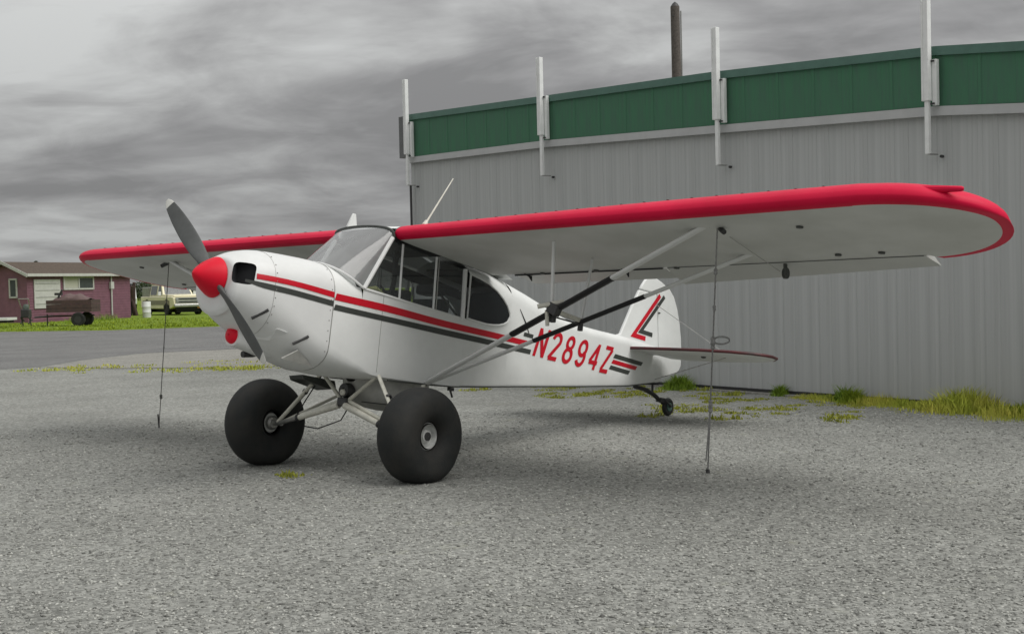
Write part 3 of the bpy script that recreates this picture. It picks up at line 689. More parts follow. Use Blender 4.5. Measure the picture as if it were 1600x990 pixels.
    def side_pt(x, z, grow):      # point on the port side of the cowl / body at a given height
        if x < -.28: sec = [p for p in closed_sec(x, 96, grow=grow) if p[1] < 0]
        else: return (x, -(ww(x)+grow), z)
        sec.sort(key=lambda p: p[2])
        for p, q in zip(sec, sec[1:]):
            if p[2] <= z <= q[2]: t_ = (z-p[2])/max(q[2]-p[2], 1e-6); return (x, p[1]+(q[1]-p[1])*t_, z)
        return (x, sec[0][1], z)
    def strip(name, xs, top, botm, m, par, side=-1, grow=.003, slant=0.):
        """a painted band: thin skin laid on the side, its height limits given as tables of X"""
        b = MB(); n = len(xs); rows = 4; vs = []
        for x in xs:
            zt_, zb = smooth_tbl(top, x), smooth_tbl(botm, x)
            for r_ in range(rows):
                z = zb+(zt_-zb)*r_/(rows-1); xx = x+slant*(z-zb)
                p = side_pt(xx, z, grow); vs.append((p[0], p[1]*-side, p[2]))
        fs = [(i*rows+r_, (i+1)*rows+r_, (i+1)*rows+r_+1, i*rows+r_+1) for i in range(n-1) for r_ in range(rows-1)]
        b.add(vs, fs); return A(b, name, m, par)
    def latch(p0, p1): A(MB().tube(side_pt(p0[0], p0[1], .004), side_pt(p1[0], p1[1], .004), .012, n=6), 'latch', M['darkmetal'], cowl)
    latch((-1.31, -.285), (-1.225, -.205)); latch((-.92, -.43), (-.82, -.355))
    fast = MB()
    for x_, za_, zb2 in ((-1.185, -.30, .22), (-.625, -.45, .22)):
        for k in range(9):
            z_ = za_+(zb2-za_)*k/8; p_ = side_pt(x_, z_, .0015); fb = MB(); fb.lathe([(-.003, .0055), (.0015, .0045), (.002, .001)], (0, 0, 0), 'Y', 8)
            fb.v = [(v[0]+p_[0], -v[1]+p_[1], v[2]+p_[2]) for v in fb.v]; A(fb, 'fastener', M['metal'], cowl)
    # cooling flap openings under the cowl
    for nm, ps, m in (('cooling_flap', [(-1.17, -.425), (-1.10, -.335), (-1.01, -.352), (-1.09, -.43)], M['white']), ('cowl_flap', [(-.95, -.545), (-.85, -.475), (-.64, -.585)], M['belly'])):
        c = [Vector(side_pt(x, z, .008)) for x, z in ps]
        if nm == 'cowl_flap': c[0] = Vector((-.985, -.27, -.555)); c[1] = Vector((-.87, -.318, -.475)); c[2] = Vector((-.66, -.27, -.583))
        A(MB().prism([(k, 0) for k in range(len(c))], lambda k, _: c[k], lambda k, _: c[k]+Vector((0, .012, .006))), nm, m, cowl, 0)
    # air scoop with red plug under the nose
    b = MB(); rr = []
    for x, s, dz in ((-1.285, .80, 0), (-1.26, .86, 0), (-1.1, .95, -.015), (-.95, 1.0, -.04), (-.8, .7, -.03)):
        rr.append([(x, .105*s*sup(math.cos(2*PI*k/24), 2.6), -.415+dz+.105*s*sup(math.sin(2*PI*k/24), 2.6)) for k in range(24)])
    b.loft(rr); sc = A(b, 'air_scoop', M['white'], cowl)
    A(MB().lathe([(-1.325, .005), (-1.32, .04), (-1.305, .062), (-1.275, .074)], (0, 0, -.415), 'X', 20), 'scoop_plug', M['red'], sc)
    b = MB()
    for s in (.08,): b.poly([(-.9, s, -.50), (-1.0, s, -.53), (-1.10, s, -.545)], .026, 10)
    A(b, 'exhaust_pipe', M['darkmetal'], cowl)
    # ---- spinner and propeller
    prof = [(-1.725, .003), (-1.718, .022), (-1.70, .044), (-1.67, .072), (-1.63, .103), (-1.59, .128), (-1.56, .145), (-1.54, .155), (-1.527, .160), (-1.522, .161), (-1.519, .150), (-1.518, .03)]
    A(MB().lathe(prof, (0, 0, .003), 'X', 40), 'spinner', M['red'])
    prop = MB(); 
    d = Vector((0, .755, .656)).normalized(); tg = Vector((0, -d.z, d.y))
    def blade(sg, r0, r1, m):
        rings = []; n = 18
        for i in range(n+1):
            r = r0+(r1-r0)*i/n; u = r/.985
            ch = 1.12*smooth_tbl([(.0, .07), (.18, .085), (.35, .115), (.55, .128), (.75, .116), (.9, .088), (.96, .066), (1.0, .030)], u)
            th = smooth_tbl([(0, .07), (.2, .042), (.4, .022), (.7, .013), (1.0, .006)], u)
            tw = R(smooth_tbl([(0, 62), (.2, 48), (.45, 30), (.7, 21), (1, 15)], u))
            c = Vector((-1.53, 0, .003))+d*sg*r
            ax = (tg*sg*math.cos(tw)+Vector((1, 0, 0))*math.sin(tw)); nn = ax.cross(d).normalized()
            rings.append([c+ax*(ch/2*math.cos(2*PI*k/20))+nn*(th/2*math.sin(2*PI*k/20)) for k in range(20)])
        return MB().loft(rings)
    pr = A(MB().tube((-1.50, 0, .003), (-1.56, 0, .003), .07, n=20), 'propeller', M['metal'])
    for sg in (1, -1):
        bl = A(blade(sg, .08, .915, None), 'propeller_blade', M['blade'], pr)
        A(blade(sg, .915, .985, None), 'blade_tip', M['tip'], pr)
    # ---- fuselage: lower tub to the sills, boot cowl, and the closed rear
    b = MB()
    b.loft([closed_sec(x) for x in (-.594, -.5, -.42, -.34, -.29)], True, False)
    SILL = [(-.29, .125), (-.233, .125), (.26, .092), (.76, .068), (1.0, .055), (1.05, .05)]
    def tub(x, n=26):
        zs = lerp(SILL, x); c = closed_sec(x, 48)[24:]+[closed_sec(x, 48)[0]]
        return [(x, -ww(x), zs)]+c+[(x, ww(x), zs)]
    b.loft([tub(x) for x in (-.29, -.2, -.1, 0, .15, .3, .5, .7, .86, 1.0)], False, False)
    TOP = [(1.0, .60), (1.3, .585), (1.6, .55), (1.9, .505), (2.23, .44), (2.56, .365), (3.11, .303), (3.6, .30), (4.0, .30), (4.74, .27)]
    UL = [(1.0, .42), (1.3, .40), (1.6, .33), (2.0, .27), (2.4, .22), (3.1, .19), (4.0, .20), (4.74, .22)]
    def rear(x, n=14, grow=0):
        w_ = ww(x)+grow; zb = smooth_tbl(ZB, x); zt_ = smooth_tbl(TOP, x); zs = smooth_tbl(UL, x); out = []
        for k in range(n+1):
            a = PI*k/n; out.append((x, w_*sup(math.cos(a), 2.2), zs+(zt_-zs)*sup(math.sin(a), 2.2)))
        r_ = min(.03, w_*.5)
        out += [(x, -w_, zs-(zs-zb)*.3), (x, -w_, zs-(zs-zb)*.65), (x, -w_, zb+r_), (x, -w_+r_*.3, zb+r_*.3), (x, -w_+r_, zb), (x, w_-r_, zb), (x, w_-r_*.3, zb+r_*.3), (x, w_, zb+r_), (x, w_, zs-(zs-zb)*.65), (x, w_, zs-(zs-zb)*.3)]
        return out
    b.loft([rear(x) for x in (1.66, 1.8, 2.0, 2.23, 2.5, 2.8, 3.11, 3.5, 3.9, 4.3, 4.74)], True, False)
    r_ = rear(4.74); b.add(r_, [tuple(range(len(r_)))])
    ZA, ZC = -.02, .50
    def archy(x, z):
        z0 = smooth_tbl(UL, x); zt_ = smooth_tbl(TOP, x); w_ = ww(x)
        return w_ if z <= z0 else w_*(max(0, 1-((z-z0)/(zt_-z0))**2.2))**(1/2.2)
    xr = (1.0, 1.1, 1.2, 1.3, 1.4, 1.5, 1.58, 1.66)
    low, arc_ = [], []
    for x in xr:
        w_ = ww(x); zb = smooth_tbl(ZB, x)
        low.append([(x, -w_, ZA), (x, -w_, zb+.03), (x, -w_+.009, zb+.009), (x, -w_+.03, zb), (x, w_-.03, zb), (x, w_-.009, zb+.009), (x, w_, zb+.03), (x, w_, ZA)])
        yc = archy(x, ZC); zt_ = smooth_tbl(TOP, x); rr_ = []
        for k in range(13):
            y = -yc+2*yc*k/12; z0 = smooth_tbl(UL, x); rr_.append((x, y, z0+(zt_-z0)*(1-(abs(y)/w_)**2.2)**(1/2.2)))
        arc_.append(rr_)
    b.loft(low, False, False); b.loft(arc_, False, False)
    fus = A(b, 'fuselage', M['fabric'], smooth=38)
    # light fabric seam and stringer lines
    A(MB().tube((-.04, -.3635, -.55), (-.05, -.3635, .10), .003, n=5), 'seam', M['metal'], fus)
    A(MB().poly([(1.80, -.318, .27), (1.92, -.306, .15), (1.99, -.300, .06)], [.002, .008, .003], 6), 'access_slot', M['darkmetal'], fus)
    for s in (-1, 1): A(MB().poly([(x, s*(ww(x)-.002), smooth_tbl(ZB, x)+.004) for x in (.1, .5, .9, 1.4, 2, 3, 4, 4.6)], .007, 6), 'lower_edge', M['dgrey'], fus)
    # ---- painted bands
    xa = [-1.345+i*(.745/12) for i in range(13)]
    for s in (-1, 1):
        strip('red_stripe', [-1.36]+xa[1:], [(-1.4, .056), (-1.04, .055), (-.6, .037)], [(-1.4, .014), (-1.04, .013), (-.6, -.010)], M['redstripe'], cowl, s)
        strip('charcoal_stripe', [-1.44, -1.40]+xa, [(-1.44, .00), (-1.3, -.006), (-1.03, -.015), (-.6, -.036)], [(-1.44, -.02), (-1.3, -.048), (-1.03, -.059), (-.6, -.081)], M['dgrey'], cowl, s)
        xb = [-.593+i*(2.55/26) for i in range(27)]
        strip('red_stripe', [x for x in xb if x < 1.99], [(-.59, .030), (-.04, .026), (.77, -.002), (2.1, -.012)], [(-.59, -.026), (-.03, -.034), (.78, -.060), (2.1, -.062)], M['redstripe'], fus, s, slant=.3)
        strip('charcoal_stripe', [x for x in xb if x < 1.96]+[2.04], [(-.59, -.061), (0, -.070), (.78, -.079), (2.1, -.089)], [(-.59, -.107), (-.0, -.116), (.79, -.131), (2.1, -.134)], M['dgrey'], fus, s, slant=.3)
        strip('charcoal_stripe', [1.90, 1.98, 2.06], [(1.9, .064), (2.1, .060)], [(1.9, .026), (2.1, .022)], M['dgrey'], fus, s, slant=.3)
        strip('charcoal_stripe', [3.62, 3.8, 4.0, 4.24], [(3.6, .075), (4.3, .056)], [(3.6, .028), (4.3, .012)], M['dgrey'], fus, s, slant=.8)
        strip('red_stripe', [3.59, 3.8, 4.0, 4.12], [(3.6, .010), (4.2, -.006)], [(3.6, -.034), (4.2, -.050)], M['redstripe'], fus, s, slant=.8)
        strip('charcoal_stripe', [3.55, 3.7, 3.85, 3.97], [(3.5, -.054), (4.0, -.070)], [(3.5, -.098), (4.0, -.115)], M['dgrey'], fus, s, slant=.8)
    # ---- registration letters, drawn as strokes of one width
    def arc(cx, cy, rx, ry, a0, a1, n=12): return [(cx+rx*math.cos(R(a0+(a1-a0)*k/n)), cy+ry*math.sin(R(a0+(a1-a0)*k/n))) for k in range(n+1)]
    GL = {'N': [[(.08, 0), (.08, 1)], [(.08, .97), (.72, .03)], [(.72, 0), (.72, 1)]],
          '2': [arc(.40, .72, .30, .22, 175, -25, 14)+[(.12, .10), (.10, .055)], [(.06, .055), (.74, .055)]],
          '8': [arc(.40, .74, .26, .205, 0, 360, 20), arc(.40, .29, .31, .235, 0, 360, 20)],
          '9': [arc(.40, .68, .30, .26, 0, 360, 22), arc(.38, .34, .32, .285, 60, -155, 16)],
          '4': [[(.60, 0), (.60, .98)], [(.60, .95), (.08, .30)], [(.04, .27), (.78, .27)]],
          'Z': [[(.08, .945), (.74, .945)], [(.70, .90), (.10, .10)], [(.04, .055), (.74, .055)]]}
    def stroke_quads(pts, w_):
        L_ = []
        for i, p in enumerate(pts):
            a = pts[max(i-1, 0)]; c = pts[min(i+1, len(pts)-1)]
            if (pts[0][0]-pts[-1][0])**2+(pts[0][1]-pts[-1][1])**2 < 1e-6:
                a = pts[i-1] if i > 0 else pts[-2]; c = pts[i+1] if i < len(pts)-1 else pts[1]
            tx, ty = (c[0]-a[0])*.20, (c[1]-a[1])*.285; l = math.hypot(tx, ty) or 1; nx, ny = -ty/l*w_/2, tx/l*w_/2
            L_.append(((p[0]+nx/.20, p[1]+ny/.285), (p[0]-nx/.20, p[1]-ny/.285)))
        return L_
    for s in (-1, 1):
        for ci, ch in enumerate('N2894Z'):
            x0 = 2.085+ci*.252 if s < 0 else 3.54-ci*.252
            b = MB()
            for si, st in enumerate(GL[ch]):
                q = stroke_quads(st, .043); vs = []
                for pr_ in q:
                    for (u, v) in pr_:
                        z = -.150-.012*((x0-2.1)/1.4)+v*.285+(.01 if s < 0 else 0); x = x0+(u*.222+v*.105)*(1 if s < 0 else -1)+(.0 if s < 0 else .2)
                        vs.append((x, s*(ww(x)+.0035+si*.0008), z))
                b.add(vs, [(2*k, 2*k+2, 2*k+3, 2*k+1) for k in range(len(q)-1)])
            A(b, 'registration_letter', M['redstripe'], fus, 0)['label'] = 'red slanted letter or digit "%s" of the registration' % ch
    # ---- cabin: windows, posts, windshield, interior
    YW = .36
    def pane(name, poly, m, side, y=YW-.004, th=.005):
        return A(MB().prism(poly, lambda x, z: (x, side*y, z), lambda x, z: (x, side*(y-th), z)), name, m, root, 0)
    def post(p0, p1, r, side, name='window_post', m=None, flat=1): return A(MB().tube((p0[0], side*YW, p0[1]), (p1[0], side*YW, p1[1]), r, n=8, flat=flat), name, m or M['white'], fus)
    zs = lambda x: lerp(SILL, x)
    roofz = lambda x: lerp([(-.03, .60), (.1, .56), (.5, .525), (.9, .49), (1.4, .465)], x)
    for s in (-1, 1):
        pane('side_window', [(-.262, zs(-.26)), (.128, zs(.13)), (.108, roofz(.1)), (-.02, roofz(0)-.02)], M['glass'], s)
        pane('side_window', [(.145, zs(.14)), (.555, zs(.55)), (.53, roofz(.53)), (.125, roofz(.12))], M['glass'], s)
        pane('side_window', [(.575, zs(.57)), (.925, zs(.92)), (.90, roofz(.9)), (.55, roofz(.55))], M['glass'], s)
        post((-.285, .118), (-.02, .60), .020, s); post((.137, .08), (.112, .57), .010, s); post((.565, .06), (.540, .54), .011, s); post((.60, .06), (.575, .53), .006, s, m=M['metal'])
        post((.955, .04), (.925, .50), .022, s)
        A(MB().poly([(x, s*YW, zs(x)-.008) for x in (-.28, 0, .3, .6, 1.0)], .013, 8), 'window_sill', M['fabric'], fus)
        # rear quarter window: half-oval; port pane darkened to imitate the unlit cabin
        pts = [(1.005, .062), (1.005, .462), (1.134, .452), (1.26, .425), (1.39, .378), (1.50, .322), (1.58, .265), (1.625, .205), (1.632, .160), (1.605, .118), (1.55, .088), (1.47, .066), (1.38, .054), (1.29, .048), (1.15, .053)]
        def q(x, z, g):
            z0 = smooth_tbl(UL, x); zt_ = smooth_tbl(TOP, x); w_ = ww(x)
            y = w_ if z <= z0 else w_*(max(0, 1-((z-z0)/(zt_-z0))**2.2))**(1/2.2)
            return (x, s*(y+g), z)
        c0 = (1.30, .235); big = []
        def densify(P_, n_=3):
            o_ = []
            for i_ in range(len(P_)):
                a_, b2_ = P_[i_], P_[(i_+1) % len(P_)]
                for k in range(n_): o_.append((a_[0]+(b2_[0]-a_[0])*k/n_, a_[1]+(b2_[1]-a_[1])*k/n_))
            return o_
        dp = densify(pts); outer = []
        for px_, pz_ in dp:
            dx_, dz_ = px_-c0[0], pz_-c0[1]; t_ = min([((1.66-c0[0])/dx_) if dx_ > 1e-6 else 9e9, ((1.0-c0[0])/dx_) if dx_ < -1e-6 else 9e9, ((ZC-c0[1])/dz_) if dz_ > 1e-6 else 9e9, ((ZA-c0[1])/dz_) if dz_ < -1e-6 else 9e9])
            outer.append((c0[0]+dx_*t_, c0[1]+dz_*t_))
        corners = [(1.66, ZC), (1.66, ZA), (1.0, ZC), (1.0, ZA)]
        for cx_, cz_ in corners:      # snap the nearest outer points onto the corners so that the patch closes
            k = min(range(len(outer)), key=lambda q_: (outer[q_][0]-cx_)**2+(outer[q_][1]-cz_)**2); outer[k] = (cx_, cz_)
        pb = MB(); rg = []
        for k in range(5): rg.append([(o_[0]+(i_[0]-o_[0])*k/4, s*archy(o_[0]+(i_[0]-o_[0])*k/4, o_[1]+(i_[1]-o_[1])*k/4), o_[1]+(i_[1]-o_[1])*k/4) for o_, i_ in zip(outer, dp)])
        pb.loft(rg, True, False); A(pb, 'side_panel', M['fabric'], fus, 50)
        bb = MB(); ring = []
        for k in range(6):
            f = k/5; ring.append([q(c0[0]+(p[0]-c0[0])*f, c0[1]+(p[1]-c0[1])*f, .002) for p in pts])
        bb.loft(ring[1:], True, False); bb.add(ring[1]+[q(*c0, .002)], [(k, (k+1) % len(pts), len(pts)) for k in range(len(pts))])
        rw = A(bb, 'rear_window', M['dimmed'] if s < 0 else M['glass'], root, 60)
        A(MB().poly([q(x, z, .006) for x, z in pts]+[q(*pts[0], .006)], .010, 6), 'window_frame', M['fabric'], rw)
    # windshield
    n = 24; rings = []
    for j in range(11):
        v = j/10; ring = []
        for k in range(n+1):
            a = -PI/2+PI*k/n; c, s = math.cos(a), math.sin(a)
            c = max(c, 0); bx, by, bz = -.285-.30*c**.9, .362*s, .118+.170*c
            tx, ty, tz = -.005-.065*c**.7, .362*s, .61+.090*c**.45
            bul = math.sin(PI*v)*.016*c
            ring.append((bx+(tx-bx)*v-bul, by+(ty-by)*v, bz+(tz-bz)*v+bul*.6))
        rings.append(ring)
    ws = A(MB().loft(rings, False, False), 'windshield', M['sky_sheen'], root, 60)
    A(MB().poly([(p[0]-.002, p[1], p[2]+.002) for p in rings[0]], .012, 6), 'windshield_seal', M['white'], ws)
    A(MB().poly(rings[-1], .014, 6), 'windshield_bow', M['dgrey'], ws)
    # interior
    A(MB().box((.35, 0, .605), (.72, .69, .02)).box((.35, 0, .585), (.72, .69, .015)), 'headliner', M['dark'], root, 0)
    A(MB().prism([(-.02, .60), (1.0, .50), (1.64, .42), (1.64, .335), (.95, .40), (.28, .485), (.1, .52)], lambda x, z: (x, min(.335, ww(x)-.02), z), lambda x, z: (x, min(.335, ww(x)-.02)-.007, z)), 'dark_roof_band', M['dark'], root, 0)  # added dark sheet, standing for the shaded far wing underside and headliner
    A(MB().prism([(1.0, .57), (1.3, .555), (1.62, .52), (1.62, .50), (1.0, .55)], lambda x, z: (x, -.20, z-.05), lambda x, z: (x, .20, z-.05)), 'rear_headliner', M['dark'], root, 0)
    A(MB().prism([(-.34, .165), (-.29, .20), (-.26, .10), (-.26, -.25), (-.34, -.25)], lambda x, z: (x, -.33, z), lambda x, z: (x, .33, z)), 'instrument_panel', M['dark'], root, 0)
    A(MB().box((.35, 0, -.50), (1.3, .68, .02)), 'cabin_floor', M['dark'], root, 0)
    A(MB().prism([(-.32, -.45), (.32, -.45), (.31, .22), (.22, .41), (-.22, .41), (-.31, .22)], lambda y, z: (1.68, y*.95, z), lambda y, z: (1.70, y*.95, z)), 'rear_dark_liner', M['dark'], root, 0)  # dark liner added to imitate the unlit inside of the rear shell
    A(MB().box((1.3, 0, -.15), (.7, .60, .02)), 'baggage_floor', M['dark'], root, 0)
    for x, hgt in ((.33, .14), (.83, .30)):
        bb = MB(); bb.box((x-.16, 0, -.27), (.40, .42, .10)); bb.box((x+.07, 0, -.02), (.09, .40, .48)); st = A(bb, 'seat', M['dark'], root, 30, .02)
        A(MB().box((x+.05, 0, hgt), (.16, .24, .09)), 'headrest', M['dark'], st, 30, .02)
    A(MB().poly([(.30, -.08, .14), (.31, -.10, .3), (.27, -.12, .55)], [.028, .022, .03], 8), 'harness', M['dark'], fus)
    for s in (-1, 1):
        A(MB().tube((.55, s*.33, .30), (.93, s*.33, .06), .011, n=8), 'cabin_tube', M['darkmetal'], fus)
        A(MB().tube((-.30, s*.12, .20), (-.05, s*.10, .62), .012, n=8), 'cabin_tube', M['darkmetal'], fus)
    A(MB().poly([(-.20, -.30, .13), (-.08, -.28, .15), (.03, -.27, .12)], [.012, .028, .014], 8), 'yellow_chart', mat('chart_paper', (.55, .55, .25), .8), fus)

    # ---- wings
    red_mask = M_wing
    AF = [(0, .031, .031), (.006, .047, .020), (.0125, .054, .0135), (.025, .065, .008), (.045, .077, .0045), (.075, .089, .002), (.11, .099, .0005), (.16, .108, 0), (.22, .114, 0), (.3, .116, 0), (.4, .113, 0), (.5, .105, 0), (.6, .092, 0), (.7, .074, 0), (.8, .053, 0), (.82, .048, 0)]
    AB = [(.825, .046, 0), (.9, .029, .001), (.96, .013, .002), (1.0, .004, .001)]
    def zlo(y, s):  return .597+(.0195 if s < 0 else -.0150)*(y-.36)+(.0 if s < 0 else -.0)
    def thick(y, s, u=.08): return 1+(.19 if s < 0 else .0)*min(1, max(0, (y-.5)/2.5))*max(0, 1-max(0, u-.2)/.55)
    def sec(tbl, y, s, x0, chord, drop=None, zoff=0, xe=None):
        up, lo = [], []
        cf = chord/1.6; tf = min(1, cf**.55)
        for u, a, b_ in tbl:
            x = x0+u*chord; zb = zlo(y, s)-.0665*x*.98+zoff; a = a*thick(y, s, u)
            sh = .0 if cf > .98 else (1-tf)*.035
            up.append((x, s*y, zb+a*1.6*tf+sh)); lo.append((x, s*y, zb+b_*1.6*tf+sh))
        return lo[::-1]+up
    def dropf(y): return -.068*max(0, min(1, (4.5-y)/2.2))
    for s in (-1, 1):
        # main panel + rounded tip
        yb_, ry_ = (4.48, .81) if s < 0 else (4.42, .44)
        ys = [.36, 1.0, 1.8, 2.6, 3.4, 4.0, yb_]
        b = MB(); rings = [sec(AF, y, s, 0, 1.6) for y in ys]
        for k in range(1, 15):
            a = PI/2*k/14; y = yb_+ry_*math.sin(a); c = max(math.cos(a), .03)
            x0 = .62-.62*c; x1 = .62+.80*c
            full = [(u/.82, a_, b_) for u, a_, b_ in AF]; k_ = (x1-x0)
            cf = k_/1.42; up, lo = [], []
            for u, a_, b_ in AF:
                x = x0+u/.82*k_; zb = zlo(y, s)-.0665*x; t_ = max(cf, .02)**.85
                au = a_*thick(y, s, u)*(1-.9*(max(0, (u-.45)/.37)**1.5*min(1, k/3) if u > .45 else 0))
                mid = .012*(1-t_)*1.6
                up.append((x, s*y, zb+au*1.6*t_+mid)); lo.append((x, s*y, zb+b_*1.6*t_+mid))
            rings.append(lo[::-1]+up)
        b.loft(rings, True, True)
        wing = A(b, 'wing', red_mask, root, 40)
        wing['label'] = 'port wing with red leading edge and tip bow' if s < 0 else 'starboard wing beyond the nose'
        def moving(name, y0, y1, zf):
            bb = MB(); bb.loft([sec(AB, y, s, 0, 1.62, zoff=0) for y in (y0, (y0+y1)/2, y1)])
            # hinge droop
            out = []
            for (x, y, z) in bb.v: out.append((x+.004, y, z+zf(abs(y))*(x-1.33)/.29-.004))
            bb.v = out; return A(bb, name, M_ail, wing, 40)
        moving('flap', .62, 2.22, lambda y: -.012); moving('aileron', 2.25, yb_-.01, dropf)
        # flap and aileron hinge brackets, inspection covers, leading-edge tabs, fuel drain
        zz = lambda x, y, e=0: zlo(y, s)-.0665*x-e
        for (x, y) in ((-0+.42, 3.93), (1.33, 2.35), (1.18, 3.86), (1.18, 4.2), (1.30, 1.55), (1.31, .95)):
            A(MB().lathe([(0, .026), (-.012, .024), (-.014, .004)], (x, s*y, zz(x, y)), 'Z', 12), 'inspection_cover', M['dgrey'], wing)
        br_ = MB(); x, y = 1.36, 3.33; br_.tube((x, s*y, zz(x, y)), (x+.02, s*y, zz(x, y)-.09), .016, n=6); br_.lathe([(-.012, .045), (.012, .045)], (x+.02, s*y, zz(x, y)-.075), 'Y', 14, caps=True)
        A(br_, 'aileron_horn', M['dgrey'], wing)
        A(MB().tube((.55, s*3.30, zz(.55, 3.3)-.004), (1.34, s*3.30, zz(1.3, 3.3)-.07), .003, n=5), 'aileron_cable', M['metal'], wing)
        A(MB().tube((.34, s*3.34, zz(.3, 3.3)-.0), (.30, s*3.40, zz(.3, 3.3)-.04), .02, n=6), 'tie_down_ring', M['darkmetal'], wing)
        vm = None
        for k in range(18):
            y = .75+k*.205
            o = A(MB().prism([(0, 0), (.04, 0), (.04, .011), (.012, .008)], lambda a_, c_: (.115+a_, s*y-.002+.01*a_, zlo(y, s)-.0075+.1446*thick(y, s)+c_*.7), lambda a_, c_: (.115+a_, s*y+.004, zlo(y, s)-.0075+.1446*thick(y, s)+c_*.7)), 'vortex_generator', M['dgrey'], wing, 0)
        if s < 0: A(MB().poly([(.20, -4.62, zlo(4.6, s)+.120), (.18, -4.8, zlo(4.8, s)+.112), (.18, -4.98, zlo(5., s)+.098), (.20, -5.14, zlo(5.1, s)+.094), (.205, -5.155, zlo(5.1, s)+.094)], [.012, .024, .026, .018, .012], 10), 'nav_light_fairing', M_wing, wing)
        A(MB().tube((1.318, s*2.27, zz(1.318, 2.27)-.003), (1.318, s*(yb_-.02), zz(1.318, yb_)-.003), .0035, n=5), 'aileron_gap_shade', M['dgrey'], wing)  # thin dark rod imitating the shade in the aileron gap
        if s < 0:
            A(MB().tube((1.318, -.62, zz(1.318, .62)-.006), (1.318, -2.22, zz(1.318, 2.22)-.006), .0075, n=6), 'flap_gap_shade', M['dark'], wing)  # dark rod imitating the shade in the flap gap
        for y in (.75, 1.82):
            A(MB().prism([(-.05, 0), (.06, 0), (.07, -.05), (.03, -.02)], lambda a_, c_: (1.33+a_, s*y, zz(1.33, y)+c_), lambda a_, c_: (1.33+a_, s*(y+.012), zz(1.33, y)+c_)), 'hinge_bracket', M['dark'], wing, 0)
        # wing root fairing rib against the cabin
        A(MB().loft([[(p[0], s*.355, p[2]) for p in sec(AF, .36, s, 0, 1.6)], [(p[0], s*.345, p[2]) for p in sec(AF, .36, s, 0, 1.6)]]), 'root_rib', M['dgrey'] if s < 0 else M['fabric'], wing, 0)
    # centre section roof between the wings
    b = MB(); rings = []
    for k in range(7):
        y = -.345+.69*k/6; lift = .012*math.cos(PI*y/.69)
        rings.append([(x*1.0, y, zlo(.36, -1)-.0665*x+a*1.6+lift) for x, a in ((0.03, .060), (.12, .085), (.28, .108), (.5, .1155), (.8, .108), (1.1, .088), (1.4, .052), (1.62, .02))])
    b.loft(rings, False, False); A(b, 'centre_roof', M['fabric'], fus)
    # antennas
    A(MB().tube((.295, -.41, .77), (.315, -.41, .815), .026, .014, 10).tube((.311, -.41, .80), (.589, -.41, 1.252), .009, .005, 8), 'whip_antenna', M['tube'])
    A(MB().prism([(.10, .74), (.22, .74), (.19, .87), (.155, .87)], lambda x, z: (x-.05, .30+(z-.74)*.02, z), lambda x, z: (x-.05, .322-(z-.74)*.02, z)), 'fin_antenna', M['white'], bevel=.004)
    # ---- struts
    for s in (-1, 1):
        za = .663 if s < 0 else .55; zb_ = .622 if s < 0 else .51
        Aw = Vector((.309, s*3.26, za)); Rw = Vector((1.103, s*3.25, zb_)); B = Vector((.575, s*.365, -.568)); B2 = Vector((.60, s*.365, -.568))
        f = A(MB().tube(B, Aw, .034, n=14, flat=.55), 'wing_strut', M['white'])
        A(MB().tube(B+(Aw-B)*.345, B+(Aw-B)*.755 if False else B+(Aw-B)*.70, .0375, n=14, flat=.6), 'strut_sleeve', M['black'], f)
        r_ = A(MB().tube(B2, Rw, .026, n=12, flat=.6), 'wing_strut', M['white'])
        A(MB().tube(B2+(Rw-B2)*.345, B2+(Rw-B2)*.68, .029, n=12, flat=.65), 'strut_sleeve', M['black'], r_)
        A(MB().tube(B2, (.60, s*.30, -.575), .03, n=8), 'strut_fitting', M['metal'], f)
        pf = B+(Aw-B)*.49; prr = B2+(Rw-B2)*.49
        A(MB().tube(pf, (pf.x-.06, pf.y-.0, zlo(1.8, s)-.01), .015, n=8), 'jury_strut', M['white'])
        A(MB().tube(prr, (prr.x+.08, prr.y, zlo(1.8, s)-.0665), .013, n=8), 'jury_strut', M['white'])
        js = A(MB().tube(pf+Vector((0, 0, .02)), prr+Vector((0, 0, .01)), .020, n=8, flat=.6), 'jury_strut', M['tube'])
        A(MB().tube(pf+Vector((-.03, 0, -.03)), prr+Vector((0, 0, -.02)), .007, n=6), 'jury_tube', M['darkmetal'], js)
        A(MB().box(pf+Vector((-.02, -.04*(-s), .02)), (.075, .10, .085), Matrix.Rotation(R(25), 3, 'X')).box(pf+Vector((.02, 0, -.05)), (.04, .05, .06)), 'strut_clamp', M['darkmetal'], f, 0, .008)
        A(MB().box(prr+Vector((0, 0, -.04)), (.03, .04, .07)), 'strut_clamp', M['darkmetal'], r_, 0, .005)
        if s < 0:
            A(MB().tube(pf+Vector((-.10, .07, .03)), pf+Vector((.02, -.10, .09)), .019, n=10).tube(pf+Vector((-.04, .02, .01)), pf+Vector((.0, .03, -.11)), .016, n=8), 'pitot_tube', M['tube'])
            A(MB().tube((.309, s*3.26, za), (.305, s*3.30, za+.02), .035, n=10), 'wing_fitting', M['metal'], f)
    # ---- landing gear
    tb = M['tube']
    ctr = Vector((-.02, 0, -.817))
    for s in (-1, 1):
        ax = Vector((-.06, s*.80, -1.045)); fr = Vector((-.0, s*.35, -.57)); bk = Vector((.56, s*.35, -.585))
        g = A(MB().tube(fr, ax+Vector((-.02, -.03*s, .01)), .021, n=12, flat=.7), 'gear_leg', tb)
        A(MB().tube(fr+(ax-fr)*.36, fr+(ax-fr)*.39, .027, n=12), 'clamp', M['darkmetal'], g)
        A(MB().tube(fr+(ax-fr)*.36+Vector((.03, 0, .01)), fr+(ax-fr)*.80+Vector((.03, 0, .01)), .008, n=6), 'brake_line', M['darkmetal'], g)
